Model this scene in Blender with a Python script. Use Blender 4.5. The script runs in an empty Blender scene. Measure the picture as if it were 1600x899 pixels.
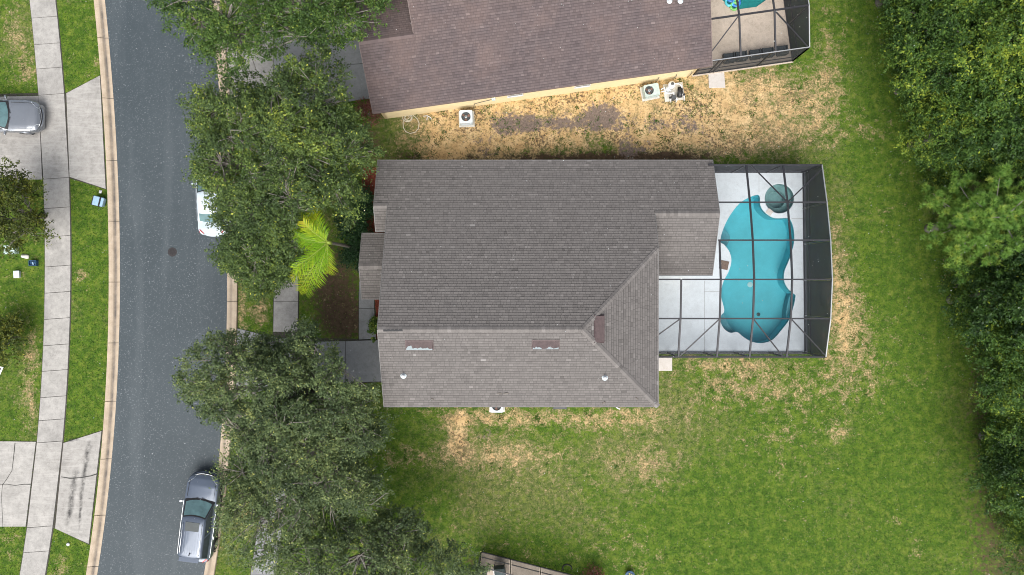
import bpy, bmesh, math, random
import numpy as np
from mathutils import Vector, Matrix
from mathutils.geometry import tessellate_polygon

random.seed(7)
RNG = np.random.default_rng(11)
sc = bpy.context.scene
COL = sc.collection

# ------------------------------------------------------------------ camera
CAM_H, PPM = 43.0, 27.0            # drone height, picture pixels per metre of ground (1600 px wide)
FPX = CAM_H * PPM
cam = bpy.data.cameras.new('camera'); cam_o = bpy.data.objects.new('camera', cam); COL.objects.link(cam_o)
cam_o.location = (0, 0, CAM_H); cam_o.rotation_euler = (0, 0, 0)
cam.sensor_width = 36.0; cam.lens = 36.0 * FPX / 1600.0; cam.clip_end = 2000.0
sc.camera = cam_o
# ------------------------------------------------------------------ sky, sun, exposure (bright overcast, light rain)
SUN_EL, SUN_AZ = 53.0, 6.0         # elevation; degrees west of south
world = bpy.data.worlds.new('World'); sc.world = world; world.use_nodes = True
wn = world.node_tree.nodes; wl_ = world.node_tree.links
bg = wn['Background']
sky = wn.new('ShaderNodeTexSky'); sky.sky_type = 'NISHITA'; sky.sun_disc = False
sky.sun_elevation = math.radians(SUN_EL); sky.sun_rotation = math.radians(180 + SUN_AZ)
sky.air_density = 1.0; sky.dust_density = 4.0; sky.ozone_density = 1.0
hs = wn.new('ShaderNodeHueSaturation'); hs.inputs['Saturation'].default_value = 0.42
wl_.new(sky.outputs[0], hs.inputs['Color']); wl_.new(hs.outputs[0], bg.inputs['Color'])
bg.inputs['Strength'].default_value = 0.085
sun = bpy.data.lights.new('sun', 'SUN'); sun.energy = 1.4; sun.angle = math.radians(55); sun.color = (1.0, 0.965, 0.91)
sun_o = bpy.data.objects.new('sun', sun); COL.objects.link(sun_o)
sun_o.location = (0, -30, 60)
sun_o.rotation_euler = (math.radians(90 - SUN_EL), 0, math.radians(-SUN_AZ))
vs = sc.view_settings; vs.view_transform = 'Standard'; vs.look = 'None'; vs.gamma = 1.0
vs.use_curve_mapping = False; vs.exposure = 1.22
sc.cycles.use_denoising = True; sc.cycles.filter_width = 1.0
sc.cycles.max_bounces = 6; sc.cycles.transparent_max_bounces = 16
sc.cycles.caustics_reflective = False; sc.cycles.caustics_refractive = False

# ------------------------------------------------------------------ helpers
def U(px, py, z=0.0):
    """place of a point seen at (px, py) in the drone's picture when it stands z metres above the ground"""
    s = (CAM_H - z) / FPX
    return Vector(((px - 800.0) * s, (449.5 - py) * s, z))
def PX(x): return 800.0 + PPM * x
def PY(y): return 449.5 - PPM * y

def where(o):
    v = Vector((0, 0, 0))
    while o is not None:
        v = v + o.location; o = o.parent
    return v
def tag(o, label=None, cat=None, group=None, kind=None):
    if label: o['label'] = label
    if cat: o['category'] = cat
    if group: o['group'] = group
    if kind: o['kind'] = kind
    return o
def thing(name, label, cat, loc=(0, 0, 0), group=None):
    o = bpy.data.objects.new(name, None); COL.objects.link(o); o.location = loc
    o.empty_display_size = 0.3
    return tag(o, label, cat, group)
def meshobj(name, verts, faces, mat, parent=None, smooth=False, attrs=None, bevel=0.0, origin=None):
    """verts are given in world space; the object is placed under its parent"""
    me = bpy.data.meshes.new(name)
    off = where(parent) if parent is not None else Vector((0, 0, 0))
    loc = Vector((0, 0, 0))
    if origin is not None: loc = Vector(origin) - off
    sh = np.array(off + loc)
    v = np.asarray(verts, dtype=np.float64).reshape(-1, 3) - sh
    if isinstance(faces, np.ndarray):
        nf, k = faces.shape
        me.vertices.add(len(v)); me.vertices.foreach_set('co', v.astype(np.float32).ravel())
        me.loops.add(nf * k); me.loops.foreach_set('vertex_index', faces.astype(np.int32).ravel())
        me.polygons.add(nf)
        me.polygons.foreach_set('loop_start', np.arange(0, nf * k, k, dtype=np.int32))
        me.update(calc_edges=True)
    else:
        me.from_pydata([tuple(p) for p in v], [], [tuple(f) for f in faces]); me.update()
    if attrs:
        for an, av in attrs.items():
            a = me.attributes.new(an, 'FLOAT', 'POINT'); a.data.foreach_set('value', np.asarray(av, dtype=np.float32))
    if smooth:
        me.polygons.foreach_set('use_smooth', np.ones(len(me.polygons), dtype=bool))
    if mat is not None: me.materials.append(mat)
    o = bpy.data.objects.new(name, me); COL.objects.link(o)
    o.parent = parent; o.location = loc
    if bevel > 0:
        b = o.modifiers.new('bevel', 'BEVEL'); b.width = bevel; b.segments = 2; b.limit_method = 'ANGLE'
    return o

class MB:
    def __init__(s): s.v = []; s.f = []
    def add(s, verts, faces):
        n = len(s.v); s.v += [tuple(p) for p in verts]; s.f += [tuple(i + n for i in f) for f in faces]; return s
    def box(s, c, d, rz=0.0, M=None):
        hx, hy, hz = d[0] / 2, d[1] / 2, d[2] / 2
        P = [Vector((x, y, z)) for z in (-hz, hz) for x, y in ((-hx, -hy), (hx, -hy), (hx, hy), (-hx, hy))]
        R = M if M is not None else Matrix.Rotation(rz, 3, 'Z')
        P = [R @ p + Vector(c) for p in P]
        return s.add(P, [(3, 2, 1, 0), (4, 5, 6, 7), (0, 1, 5, 4), (1, 2, 6, 5), (2, 3, 7, 6), (3, 0, 4, 7)])
    def bar(s, a, b, w, h, up=(0, 0, 1)):
        a, b = Vector(a), Vector(b); d = (b - a)
        L = d.length; d.normalize(); upv = Vector(up)
        if abs(d.dot(upv)) > 0.98: upv = Vector((1, 0, 0))
        x = d.cross(upv).normalized(); z = x.cross(d).normalized()
        M = Matrix((x, d, z)).transposed()
        return s.box((a + b) / 2, (w, L, h), M=M)
    def prism(s, poly, z0, z1):
        n = len(poly)
        P = [(p[0], p[1], z0) for p in poly] + [(p[0], p[1], z1) for p in poly]
        return s.add(P, [tuple(range(n - 1, -1, -1)), tuple(range(n, 2 * n))] +
                     [(i, (i + 1) % n, n + (i + 1) % n, n + i) for i in range(n)])
    def slab3(s, poly, th):
        n = len(poly)
        P = [tuple(p) for p in poly] + [(p[0], p[1], p[2] - th) for p in poly]
        return s.add(P, [tuple(range(n)), tuple(range(2 * n - 1, n - 1, -1))] +
                     [(i, n + i, n + (i + 1) % n, (i + 1) % n) for i in range(n)])
    def tube(s, path, rad, n=8, cap=True):
        path = [Vector(p) for p in path]; k = len(path)
        if not hasattr(rad, '__len__'): rad = [rad] * k
        P = []
        for i, p in enumerate(path):
            d = (path[min(i + 1, k - 1)] - path[max(i - 1, 0)])
            if d.length < 1e-9: d = Vector((0, 0, 1))
            d.normalize(); up = Vector((0, 0, 1)) if abs(d.z) < 0.95 else Vector((1, 0, 0))
            a = d.cross(up).normalized(); b = a.cross(d).normalized()
            for j in range(n):
                t = 2 * math.pi * j / n
                P.append(p + (a * math.cos(t) + b * math.sin(t)) * rad[i])
        F = [(i * n + j, i * n + (j + 1) % n, (i + 1) * n + (j + 1) % n, (i + 1) * n + j) for i in range(k - 1) for j in range(n)]
        if cap: F += [tuple(range(n - 1, -1, -1)), tuple((k - 1) * n + j for j in range(n))]
        return s.add(P, F)
    def lathe(s, prof, c=(0, 0, 0), n=24):
        c = Vector(c); k = len(prof)
        P = [c + Vector((r * math.cos(2 * math.pi * j / n), r * math.sin(2 * math.pi * j / n), z)) for r, z in prof for j in range(n)]
        F = [(i * n + j, i * n + (j + 1) % n, (i + 1) * n + (j + 1) % n, (i + 1) * n + j) for i in range(k - 1) for j in range(n)]
        F += [tuple(range(n - 1, -1, -1)), tuple((k - 1) * n + j for j in range(n))]
        return s.add(P, F)
    def sheet(s, poly, z):
        tris = tessellate_polygon([[Vector((p[0], p[1], 0)) for p in poly]])
        return s.add([(p[0], p[1], z) for p in poly], [t for t in tris])
    def obj(s, name, mat, parent=None, smooth=False, bevel=0.0, origin=None):
        return meshobj(name, s.v, s.f, mat, parent, smooth, None, bevel, origin)

def copy_tree(o, parent=None):
    c = o.copy(); COL.objects.link(c); c.parent = parent
    for ch in list(o.children): copy_tree(ch, c)
    return c

def inset(poly, d):
    """shrink a convex polygon"""
    P = [Vector((p[0], p[1])) for p in poly]; n = len(P)
    area = sum(P[i].x * P[(i + 1) % n].y - P[(i + 1) % n].x * P[i].y for i in range(n))
    if area < 0: P.reverse()
    out = []
    for i in range(n):
        a, b, c = P[i - 1], P[i], P[(i + 1) % n]
        e1 = (b - a).normalized(); e2 = (c - b).normalized()
        n1 = Vector((-e1.y, e1.x)); n2 = Vector((-e2.y, e2.x))
        m = (n1 + n2); m = m / max(0.3, m.dot(n1)) if m.length > 1e-6 else n1
        out.append(b + m * d)
    return out
def ribbon(path, w):
    P = [Vector((p[0], p[1])) for p in path]; L = []; R = []
    for i, p in enumerate(P):
        d = (P[min(i + 1, len(P) - 1)] - P[max(i - 1, 0)]).normalized(); nn = Vector((-d.y, d.x))
        ww = w[i] if hasattr(w, '__len__') else w
        L.append(p + nn * ww / 2); R.append(p - nn * ww / 2)
    return L, R
def ribbon_mb(path, w, z):
    L, R = ribbon(path, w); m = MB(); n = len(L)
    m.add([(p.x, p.y, z) for p in L] + [(p.x, p.y, z) for p in R], [(i, n + i, n + i + 1, i + 1) for i in range(n - 1)])
    return m
def catmull(pts, k=6):
    P = [Vector((p[0], p[1])) for p in pts]; n = len(P); out = []
    for i in range(n):
        p0, p1, p2, p3 = P[i - 1], P[i], P[(i + 1) % n], P[(i + 2) % n]
        for j in range(k):
            t = j / k
            out.append(0.5 * ((2 * p1) + (p2 - p0) * t + (2 * p0 - 5 * p1 + 4 * p2 - p3) * t * t + (3 * p1 - p0 - 3 * p2 + p3) * t ** 3))
    return out
def inside(poly, x, y):
    P = np.array([(p[0], p[1]) for p in poly]); n = len(P); r = np.zeros(np.shape(x), bool)
    for i in range(n):
        x1, y1 = P[i]; x2, y2 = P[(i + 1) % n]
        if y1 == y2: continue
        c = ((y1 > y) != (y2 > y)) & (x < (x2 - x1) * (y - y1) / (y2 - y1) + x1)
        r ^= c
    return r

# value noise in numpy (for where grass and sand grow)
_T = RNG.random((256, 256))
def vnoise(x, y, s):
    x = np.asarray(x) * s + 91.3; y = np.asarray(y) * s + 37.7
    xi = np.floor(x).astype(int); yi = np.floor(y).astype(int); fx = x - xi; fy = y - yi
    fx = fx * fx * (3 - 2 * fx); fy = fy * fy * (3 - 2 * fy)
    g = lambda a, b: _T[a % 256, b % 256]
    return (g(xi, yi) * (1 - fx) + g(xi + 1, yi) * fx) * (1 - fy) + (g(xi, yi + 1) * (1 - fx) + g(xi + 1, yi + 1) * fx) * fy
def fbm(x, y, s, o=4):
    r = 0; a = 0.5; t = 0
    for i in range(o): r = r + a * vnoise(x, y, s * 2 ** i); t += a; a *= 0.55
    return r / t

# ------------------------------------------------------------------ materials
class NT:
    def __init__(s, name):
        s.m = bpy.data.materials.new(name); s.m.use_nodes = True
        s.t = s.m.node_tree; s.n = s.t.nodes; s.l = s.t.links
        s.p = s.n['Principled BSDF']; s.out = s.n['Material Output']
        s.tc = None
    def co(s):
        if s.tc is None: s.tc = s.n.new('ShaderNodeTexCoord')
        return s.tc.outputs['Object']
    def pos(s):
        return s.n.new('ShaderNodeNewGeometry').outputs['Position']
    def noise(s, scale, detail=4, rough=0.55, vec=None, dist=0.0):
        k = s.n.new('ShaderNodeTexNoise'); k.inputs['Scale'].default_value = scale
        k.inputs['Detail'].default_value = detail; k.inputs['Roughness'].default_value = rough
        k.inputs['Distortion'].default_value = dist
        s.l.new(vec if vec is not None else s.pos(), k.inputs['Vector']); return k.outputs['Fac']
    def vor(s, scale, vec=None, feature='F1', out='Distance'):
        k = s.n.new('ShaderNodeTexVoronoi'); k.inputs['Scale'].default_value = scale; k.feature = feature
        s.l.new(vec if vec is not None else s.pos(), k.inputs['Vector']); return k.outputs[out]
    def attr(s, name):
        k = s.n.new('ShaderNodeAttribute'); k.attribute_name = name; return k.outputs['Fac']
    def rand(s): return s.n.new('ShaderNodeObjectInfo').outputs['Random']
    def math(s, op, a, b=None, c=None, clamp=False):
        k = s.n.new('ShaderNodeMath'); k.operation = op; k.use_clamp = clamp
        for i, x in enumerate((a, b, c)):
            if x is None: continue
            if isinstance(x, (int, float)): k.inputs[i].default_value = x
            else: s.l.new(x, k.inputs[i])
        return k.outputs[0]
    def ramp(s, f, stops, interp='LINEAR'):
        k = s.n.new('ShaderNodeValToRGB'); k.color_ramp.interpolation = interp
        e = k.color_ramp.elements
        while len(e) < len(stops): e.new(0.5)
        for i, (p, c) in enumerate(stops):
            e[i].position = p
            e[i].color = (c, c, c, 1) if isinstance(c, (int, float)) else (*c, 1)
        s.l.new(f, k.inputs[0]); return k.outputs['Color']
    def mix(s, f, a, b, mode='MIX'):
        k = s.n.new('ShaderNodeMix'); k.data_type = 'RGBA'; k.blend_type = mode; k.clamp_factor = True
        for sock, x in ((k.inputs[0], f), (k.inputs[6], a), (k.inputs[7], b)):
            if isinstance(x, (int, float)): sock.default_value = x
            elif isinstance(x, tuple): sock.default_value = (*x, 1)
            else: s.l.new(x, sock)
        return k.outputs[2]
    def bump(s, h, strength=0.3, dist=0.02):
        k = s.n.new('ShaderNodeBump'); k.inputs['Strength'].default_value = strength; k.inputs['Distance'].default_value = dist
        s.l.new(h, k.inputs['Height']); s.l.new(k.outputs[0], s.p.inputs['Normal']); return k
    def base(s, c):
        if isinstance(c, tuple): s.p.inputs['Base Color'].default_value = (*c, 1)
        else: s.l.new(c, s.p.inputs['Base Color'])
        return s
    def set(s, rough=0.6, metal=0.0, spec=0.5, coat=0.0):
        s.p.inputs['Roughness'].default_value = rough; s.p.inputs['Metallic'].default_value = metal
        s.p.inputs['Specular IOR Level'].default_value = spec; s.p.inputs['Coat Weight'].default_value = coat
        s.p.inputs['Coat Roughness'].default_value = 0.08
        return s

def plain(name, c, rough=0.6, metal=0.0, spec=0.5, var=0.15, scale=6.0, coat=0.0):
    t = NT(name); n = t.noise(scale, 5, 0.6)
    lo = tuple(x * (1 - var) for x in c); hi = tuple(min(1, x * (1 + var)) for x in c)
    t.base(t.ramp(n, [(0.3, lo), (0.7, hi)])).set(rough, metal, spec, coat); return t.m

def concrete(name, c, var=0.16, dirt=(0.10, 0.10, 0.09), dirt_amt=0.35, rough=0.75, streak=False):
    t = NT(name)
    n = t.noise(1.6, 6, 0.65); f = t.noise(28, 4, 0.6); r = t.rand()
    col = t.ramp(n, [(0.3, tuple(x * (1 - var) for x in c)), (0.7, tuple(x * (1 + var * 0.5) for x in c))])
    col = t.mix(t.math('MULTIPLY', t.ramp(f, [(0.35, 1.0), (0.6, 0.0)]), 0.22), col, dirt)
    col = t.mix(t.math('MULTIPLY', t.ramp(t.noise(5.0, 6, 0.75), [(0.36, 1.0), (0.52, 0.0)]), 0.28), col, dirt)
    st = t.ramp(t.noise(0.55, 7, 0.72), [(0.5, 0.0), (0.72, 1.0)])
    col = t.mix(t.math('MULTIPLY', st, dirt_amt), col, dirt)
    col = t.mix(t.math('MULTIPLY', t.math('SUBTRACT', r, 0.3, clamp=True), 0.25), col, tuple(x * 0.62 for x in c))
    if streak:
        w = t.n.new('ShaderNodeMapping'); w.inputs['Rotation'].default_value = (0, 0, 0.95); w.inputs['Scale'].default_value = (0.6, 5.0, 1)
        t.l.new(t.pos(), w.inputs['Vector'])
        sn = t.noise(1.1, 5, 0.7, vec=w.outputs[0], dist=0.8)
        col = t.mix(t.math('MULTIPLY', t.ramp(sn, [(0.5, 0.0), (0.6, 1.0)]), 0.35), col, tuple(min(1, x * 1.18) for x in c))
    t.base(col).set(rough, 0, 0.35); t.bump(f, 0.25, 0.006); return t.m

M = {}
M['walk'] = concrete('pavement_concrete', (0.43, 0.415, 0.39), var=.2, dirt=(0.12, 0.115, 0.11), dirt_amt=0.5)
M['drive'] = concrete('driveway_concrete', (0.42, 0.405, 0.38), var=.2, dirt=(0.13, 0.12, 0.11), dirt_amt=0.45, streak=True)
M['walk_dark'] = concrete('dark_concrete', (0.30, 0.31, 0.32), dirt_amt=0.35)  # same concrete recipe in a darker, cooler grey
M['deck'] = concrete('deck_paint', (0.68, 0.75, 0.80), var=0.05, dirt=(0.42, 0.46, 0.49), dirt_amt=0.3, rough=0.6)
M['deck_tan'] = concrete('deck_tan', (0.62, 0.53, 0.44), var=0.10, dirt=(0.2, 0.16, 0.12), dirt_amt=0.25)
M['pad'] = concrete('pad_concrete', (0.58, 0.55, 0.52), var=0.05, dirt=(0.4, 0.34, 0.28), dirt_amt=0.15)
M['soil'] = plain('joint_soil', (0.06, 0.055, 0.045), 0.95, var=0.4, scale=20)
M['crack'] = plain('crack_dark', (0.05, 0.05, 0.045), 0.95, var=0.3)

def kerb_mat():
    t = NT('kerb_concrete')
    n = t.noise(2.2, 6, 0.65); d = t.attr('dirt')
    col = t.ramp(n, [(0.25, (0.39, 0.31, 0.225)), (0.75, (0.57, 0.47, 0.36))])
    m = t.math('MULTIPLY', d, t.ramp(t.noise(0.9, 5, 0.7), [(0.25, 0.25), (0.6, 1.0)]))
    col = t.mix(m, col, (0.085, 0.08, 0.078))
    f = t.noise(30, 3, 0.6)
    col = t.mix(t.math('MULTIPLY', t.ramp(f, [(0.35, 1.0), (0.55, 0.0)]), 0.2), col, (0.15, 0.12, 0.09))
    t.base(col).set(0.75, 0, 0.3); t.bump(f, 0.2, 0.005); return t.m
M['kerb'] = kerb_mat()

def road_mat():
    t = NT('wet_asphalt')
    big = t.noise(0.16, 5, 0.6); f = t.noise(22, 3, 0.75)
    col = t.ramp(big, [(0.3, (0.036, 0.051, 0.060)), (0.7, (0.055, 0.072, 0.082))])
    col = t.mix(t.ramp(f, [(0.3, 0.6), (0.5, 0.0)]), col, (0.032, 0.040, 0.050))
    col = t.mix(t.ramp(t.noise(13, 2, 0.8), [(0.60, 0.0), (0.70, 0.75)]), col, (0.22, 0.24, 0.26))
    col = t.mix(t.math('MULTIPLY', t.ramp(t.vor(5.5), [(0.10, 1.0), (0.20, 0.0)]), t.ramp(t.noise(0.35, 4, 0.7), [(0.35, 0.05), (0.65, 0.4)])), col, (0.34, 0.37, 0.40))
    v = t.vor(2.3, out='Distance')                       # pale grit and splash marks
    col = t.mix(t.math('MULTIPLY', t.ramp(v, [(0.05, 1.0), (0.10, 0.0)]), t.ramp(t.noise(0.5, 4, 0.7), [(0.45, 0.0), (0.70, 0.6)])), col, (0.42, 0.45, 0.47))
    w = t.n.new('ShaderNodeMapping'); w.inputs['Scale'].default_value = (0.9, 0.08, 1)
    t.l.new(t.pos(), w.inputs['Vector'])
    lane = t.noise(0.9, 4, 0.6, vec=w.outputs[0])
    col = t.mix(t.ramp(lane, [(0.52, 0.0), (0.72, 0.35)]), col, (0.115, 0.134, 0.146))
    t.base(col)
    t.p.inputs['Roughness'].default_value = 0.62; t.p.inputs['Specular IOR Level'].default_value = 0.45
    t.bump(f, 0.5, 0.012); return t.m
M['road'] = road_mat()

def ground_mat():
    t = NT('lawn_and_sand')
    n1 = t.noise(4.2, 9, 0.68); n2 = t.noise(24, 4, 0.7); n3 = t.noise(0.45, 5, 0.6); n4 = t.noise(1.5, 6, 0.65)
    n5 = t.noise(9.0, 6, 0.75)
    sand, dry, dirt, dead = (t.attr(k) for k in ('sand', 'dry', 'dirt', 'dead'))
    lush = t.ramp(n4, [(0.25, (0.038, 0.086, 0.009)), (0.5, (0.074, 0.146, 0.013)), (0.75, (0.142, 0.212, 0.020))])
    olive = t.ramp(n1, [(0.28, (0.062, 0.095, 0.020)), (0.5, (0.125, 0.155, 0.042)), (0.68, (0.25, 0.225, 0.105))])
    g = t.mix(t.ramp(t.math('ADD', dry, t.math('MULTIPLY', t.math('SUBTRACT', n1, 0.5), 1.5)), [(0.3, 0.0), (0.7, 1.0)]), lush, olive)
    g = t.mix(t.ramp(n2, [(0.32, 0.6), (0.52, 0.0)]), g, (0.016, 0.035, 0.009))
    n6 = t.noise(6.5, 5, 0.8)
    g = t.mix(t.ramp(n6, [(0.36, 0.85), (0.50, 0.0)]), g, (0.020, 0.044, 0.011))
    g = t.mix(t.ramp(n5, [(0.54, 0.0), (0.68, 0.6)]), g, (0.20, 0.23, 0.085))
    n7 = t.noise(2.4, 7, 0.75)
    g = t.mix(t.ramp(n7, [(0.49, 0.0), (0.66, 0.75)]), g, (0.185, 0.225, 0.038))
    g = t.mix(t.ramp(n7, [(0.30, 0.6), (0.46, 0.0)]), g, (0.026, 0.066, 0.010))
    tan = t.math('MULTIPLY', t.ramp(t.noise(7.5, 6, 0.8), [(0.60, 0.0), (0.68, 1.0)]), t.ramp(dry, [(0.1, 0.0), (0.6, 0.8)]))
    g = t.mix(tan, g, (0.36, 0.29, 0.18))
    dcol = t.ramp(n1, [(0.3, (0.040, 0.030, 0.018)), (0.7, (0.125, 0.085, 0.055))])
    g = t.mix(t.ramp(t.math('ADD', dirt, t.math('MULTIPLY', t.math('SUBTRACT', n1, 0.5), 1.3)), [(0.4, 0.0), (0.65, 1.0)]), g, dcol)
    scol = t.ramp(t.math('ADD', t.math('MULTIPLY', n4, 0.6), t.math('MULTIPLY', n5, 0.4)), [(0.34, (0.33, 0.215, 0.110)), (0.48, (0.55, 0.375, 0.180)), (0.62, (0.69, 0.505, 0.275))])
    scol = t.mix(t.ramp(n2, [(0.28, 0.3), (0.44, 0.0)]), scol, (0.26, 0.18, 0.10))
    scol = t.mix(t.ramp(t.math('ADD', t.noise(6.0, 6, 0.75), t.math('MULTIPLY', t.math('SUBTRACT', n3, 0.5), 0.5)), [(0.40, 0.9), (0.48, 0.0)]), scol, (0.095, 0.068, 0.045))
    sv = t.math('ADD', sand, t.math('MULTIPLY', t.math('SUBTRACT', t.math('ADD', t.math('MULTIPLY', t.noise(1.9, 8, 0.72), 0.6), t.math('MULTIPLY', n5, 0.4)), 0.5), 4.2))
    thatch = t.ramp(n5, [(0.3, (0.125, 0.110, 0.045)), (0.5, (0.25, 0.205, 0.105)), (0.7, (0.44, 0.34, 0.21))])
    g = t.mix(t.ramp(sv, [(0.30, 0.0), (0.62, 0.85)]), g, thatch)
    g = t.mix(t.ramp(sv, [(0.55, 0.0), (1.0, 1.0)]), g, scol)
    dd = t.ramp(n5, [(0.3, (0.10, 0.078, 0.070)), (0.7, (0.24, 0.19, 0.165))])
    g = t.mix(t.ramp(t.math('ADD', dead, t.math('MULTIPLY', t.math('SUBTRACT', n1, 0.5), 2.0)), [(0.34, 0.0), (0.60, 0.95)]), g, dd)
    t.base(g).set(0.95, 0, 0.15)
    t.bump(t.math('ADD', n2, n5), 0.7, 0.03); return t.m
M['ground'] = ground_mat()

def leafy(name, stops, trans=0.25, rough=0.55, spec=0.3):
    t = NT(name); a = t.attr('tone')
    c = t.ramp(a, stops); t.base(c).set(rough, 0, spec)
    tr = t.n.new('ShaderNodeBsdfTranslucent'); t.l.new(c, tr.inputs['Color'])
    mx = t.n.new('ShaderNodeMixShader'); mx.inputs[0].default_value = trans
    t.l.new(t.p.outputs[0], mx.inputs[1]); t.l.new(tr.outputs[0], mx.inputs[2]); t.l.new(mx.outputs[0], t.out.inputs['Surface'])
    return t.m
M['grass'] = leafy('grass_blades', [(0.0, (0.025, 0.063, 0.009)), (0.4, (0.057, 0.142, 0.014)), (0.7, (0.121, 0.205, 0.023)), (0.9, (0.264, 0.261, 0.079)), (1.0, (0.437, 0.386, 0.167))], 0.2, 0.7)
M['oak'] = leafy('oak_leaves', [(0.0, (0.047, 0.078, 0.031)), (0.35, (0.086, 0.139, 0.044)), (0.7, (0.161, 0.237, 0.056)), (0.90, (0.313, 0.399, 0.066)), (1.0, (0.600, 0.600, 0.094))], 0.3)
M['oak2'] = leafy('oak_leaves_green', [(0.0, (0.035, 0.068, 0.022)), (0.35, (0.064, 0.127, 0.030)), (0.7, (0.122, 0.206, 0.042)), (1.0, (0.345, 0.414, 0.074))], 0.3)
M['oak3'] = leafy('oak_leaves_grey', [(0.0, (0.056, 0.087, 0.042)), (0.35, (0.100, 0.148, 0.061)), (0.7, (0.186, 0.246, 0.091)), (0.92, (0.334, 0.378, 0.138)), (1.0, (0.557, 0.588, 0.145))], 0.3)
M['wood'] = leafy('woodland_leaves', [(0.0, (0.022, 0.054, 0.015)), (0.4, (0.056, 0.122, 0.024)), (0.75, (0.129, 0.223, 0.032)), (1.0, (0.364, 0.431, 0.044))], 0.3)
M['pine'] = leafy('pine_needles', [(0.0, (0.063, 0.151, 0.030)), (0.4, (0.133, 0.272, 0.050)), (0.8, (0.240, 0.400, 0.075)), (1.0, (0.392, 0.486, 0.089))], 0.35)
M['yellowleaf'] = leafy('yellow_green_leaves', [(0.0, (0.035, 0.055, 0.014)), (0.4, (0.085, 0.115, 0.018)), (0.8, (0.20, 0.215, 0.03)), (1.0, (0.36, 0.33, 0.045))], 0.25)
M['palm'] = leafy('palm_fronds', [(0.0, (0.098, 0.237, 0.010)), (0.5, (0.195, 0.388, 0.014)), (0.85, (0.390, 0.500, 0.018)), (1.0, (0.546, 0.500, 0.030))], 0.3, 0.5)
M['rachis'] = plain('frond_rib', (0.26, 0.34, 0.05), 0.5, var=0.15)
M['shrub'] = leafy('dark_shrub_leaves', [(0.0, (0.010, 0.030, 0.012)), (0.5, (0.020, 0.060, 0.018)), (0.9, (0.045, 0.105, 0.03)), (1.0, (0.12, 0.2, 0.06))], 0.2)
M['redleaf'] = leafy('reddish_leaves', [(0.0, (0.05, 0.02, 0.015)), (0.6, (0.17, 0.06, 0.045)), (1.0, (0.3, 0.14, 0.10))], 0.2)
M['bark'] = plain('grey_bark', (0.17, 0.15, 0.13), 0.9, var=0.4, scale=9)
M['twig'] = plain('pale_twigs', (0.26, 0.235, 0.215), 0.9, var=0.35, scale=9)
M['mulch'] = plain('red_mulch', (0.17, 0.040, 0.022), 0.95, var=0.6, scale=28)
M['wetmulch'] = plain('brown_mulch', (0.07, 0.05, 0.035), 0.95, var=0.5, scale=22)

def shingle_mat(name, stops, streak, warm=None):
    t = NT(name); a = t.attr('tone')
    c = t.ramp(a, stops)
    c = t.mix(t.ramp(t.attr('band'), [(0.66, 0.0), (0.80, 0.55)]), c, (0.030, 0.028, 0.028))  # dark granule band that also paints in the shadow line under each butt
    f = t.noise(60, 2, 0.6)
    c = t.mix(t.ramp(f, [(0.35, 0.30), (0.55, 0.0)]), c, (0.045, 0.042, 0.04))
    b = t.noise(0.55, 6, 0.62)
    c = t.mix(t.ramp(b, [(0.45, 0.0), (0.75, 0.45)]), c, streak)
    if warm:
        wv = t.n.new('ShaderNodeMapping'); wv.inputs['Rotation'].default_value = (0, 0, -0.139); wv.inputs['Scale'].default_value = (0.42, 0.10, 1); t.l.new(t.pos(), wv.inputs['Vector'])
        c = t.mix(t.ramp(t.noise(1.0, 4, 0.6, vec=wv.outputs[0]), [(0.50, 0.0), (0.70, 0.35)]), c, warm)
    t.base(c).set(0.85, 0, 0.25); t.bump(f, 0.3, 0.004); return t.m
M['shingle'] = shingle_mat('grey_shingles', [(0.0, (0.108, 0.100, 0.095)), (0.3, (0.150, 0.139, 0.133)), (0.65, (0.192, 0.178, 0.170)), (0.9, (0.245, 0.228, 0.219)), (1.0, (0.33, 0.32, 0.31))], (0.146, 0.137, 0.132))
M['shingle_n'] = shingle_mat('brown_shingles', [(0.0, (0.078, 0.062, 0.064)), (0.4, (0.120, 0.095, 0.098)), (0.75, (0.160, 0.128, 0.129)), (1.0, (0.23, 0.185, 0.18))], (0.150, 0.112, 0.104), (0.215, 0.150, 0.130))
M['felt'] = plain('roof_felt', (0.06, 0.057, 0.055), 0.95, var=0.2)
M['fascia'] = plain('white_fascia', (0.66, 0.65, 0.62), 0.5, var=0.06)
M['fascia_grey'] = plain('grey_drip_edge', (0.17, 0.165, 0.16), 0.5, var=0.1)
M['fascia_n'] = plain('brown_drip_edge', (0.16, 0.12, 0.11), 0.6, var=0.1)
M['stucco'] = plain('tan_stucco', (0.55, 0.48, 0.38), 0.9, var=0.07, scale=3)
M['stucco_n'] = plain('cream_stucco', (0.80, 0.66, 0.40), 0.9, var=0.06, scale=2)
M['whitepaint'] = plain('white_paint', (0.75, 0.75, 0.74), 0.45, var=0.06)
M['glass'] = plain('window_glass', (0.05, 0.06, 0.065), 0.08, 0, 0.6, var=0.1)
M['brownmetal'] = plain('brown_vent_metal', (0.075, 0.050, 0.050), 0.55, 0.1, var=0.25)
M['baremetal'] = plain('peeled_vent_metal', (0.26, 0.31, 0.33), 0.5, 0.1, var=0.2, scale=20)
M['black'] = plain('black_plastic', (0.02, 0.02, 0.022), 0.5, var=0.3)
M['darkgrey'] = plain('dark_grey_plastic', (0.07, 0.075, 0.08), 0.5, var=0.2)
M['rubber'] = plain('tyre_rubber', (0.018, 0.018, 0.019), 0.8, var=0.2)
M['rim'] = plain('alloy_rim', (0.45, 0.46, 0.48), 0.3, 0.8, var=0.1)
M['chrome'] = plain('bright_trim', (0.75, 0.77, 0.8), 0.2, 0.85, var=0.04)
M['carglass'] = plain('car_glass', (0.10, 0.19, 0.20), 0.06, 0, 0.8, var=0.25, scale=2.5, coat=0.5)
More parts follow.
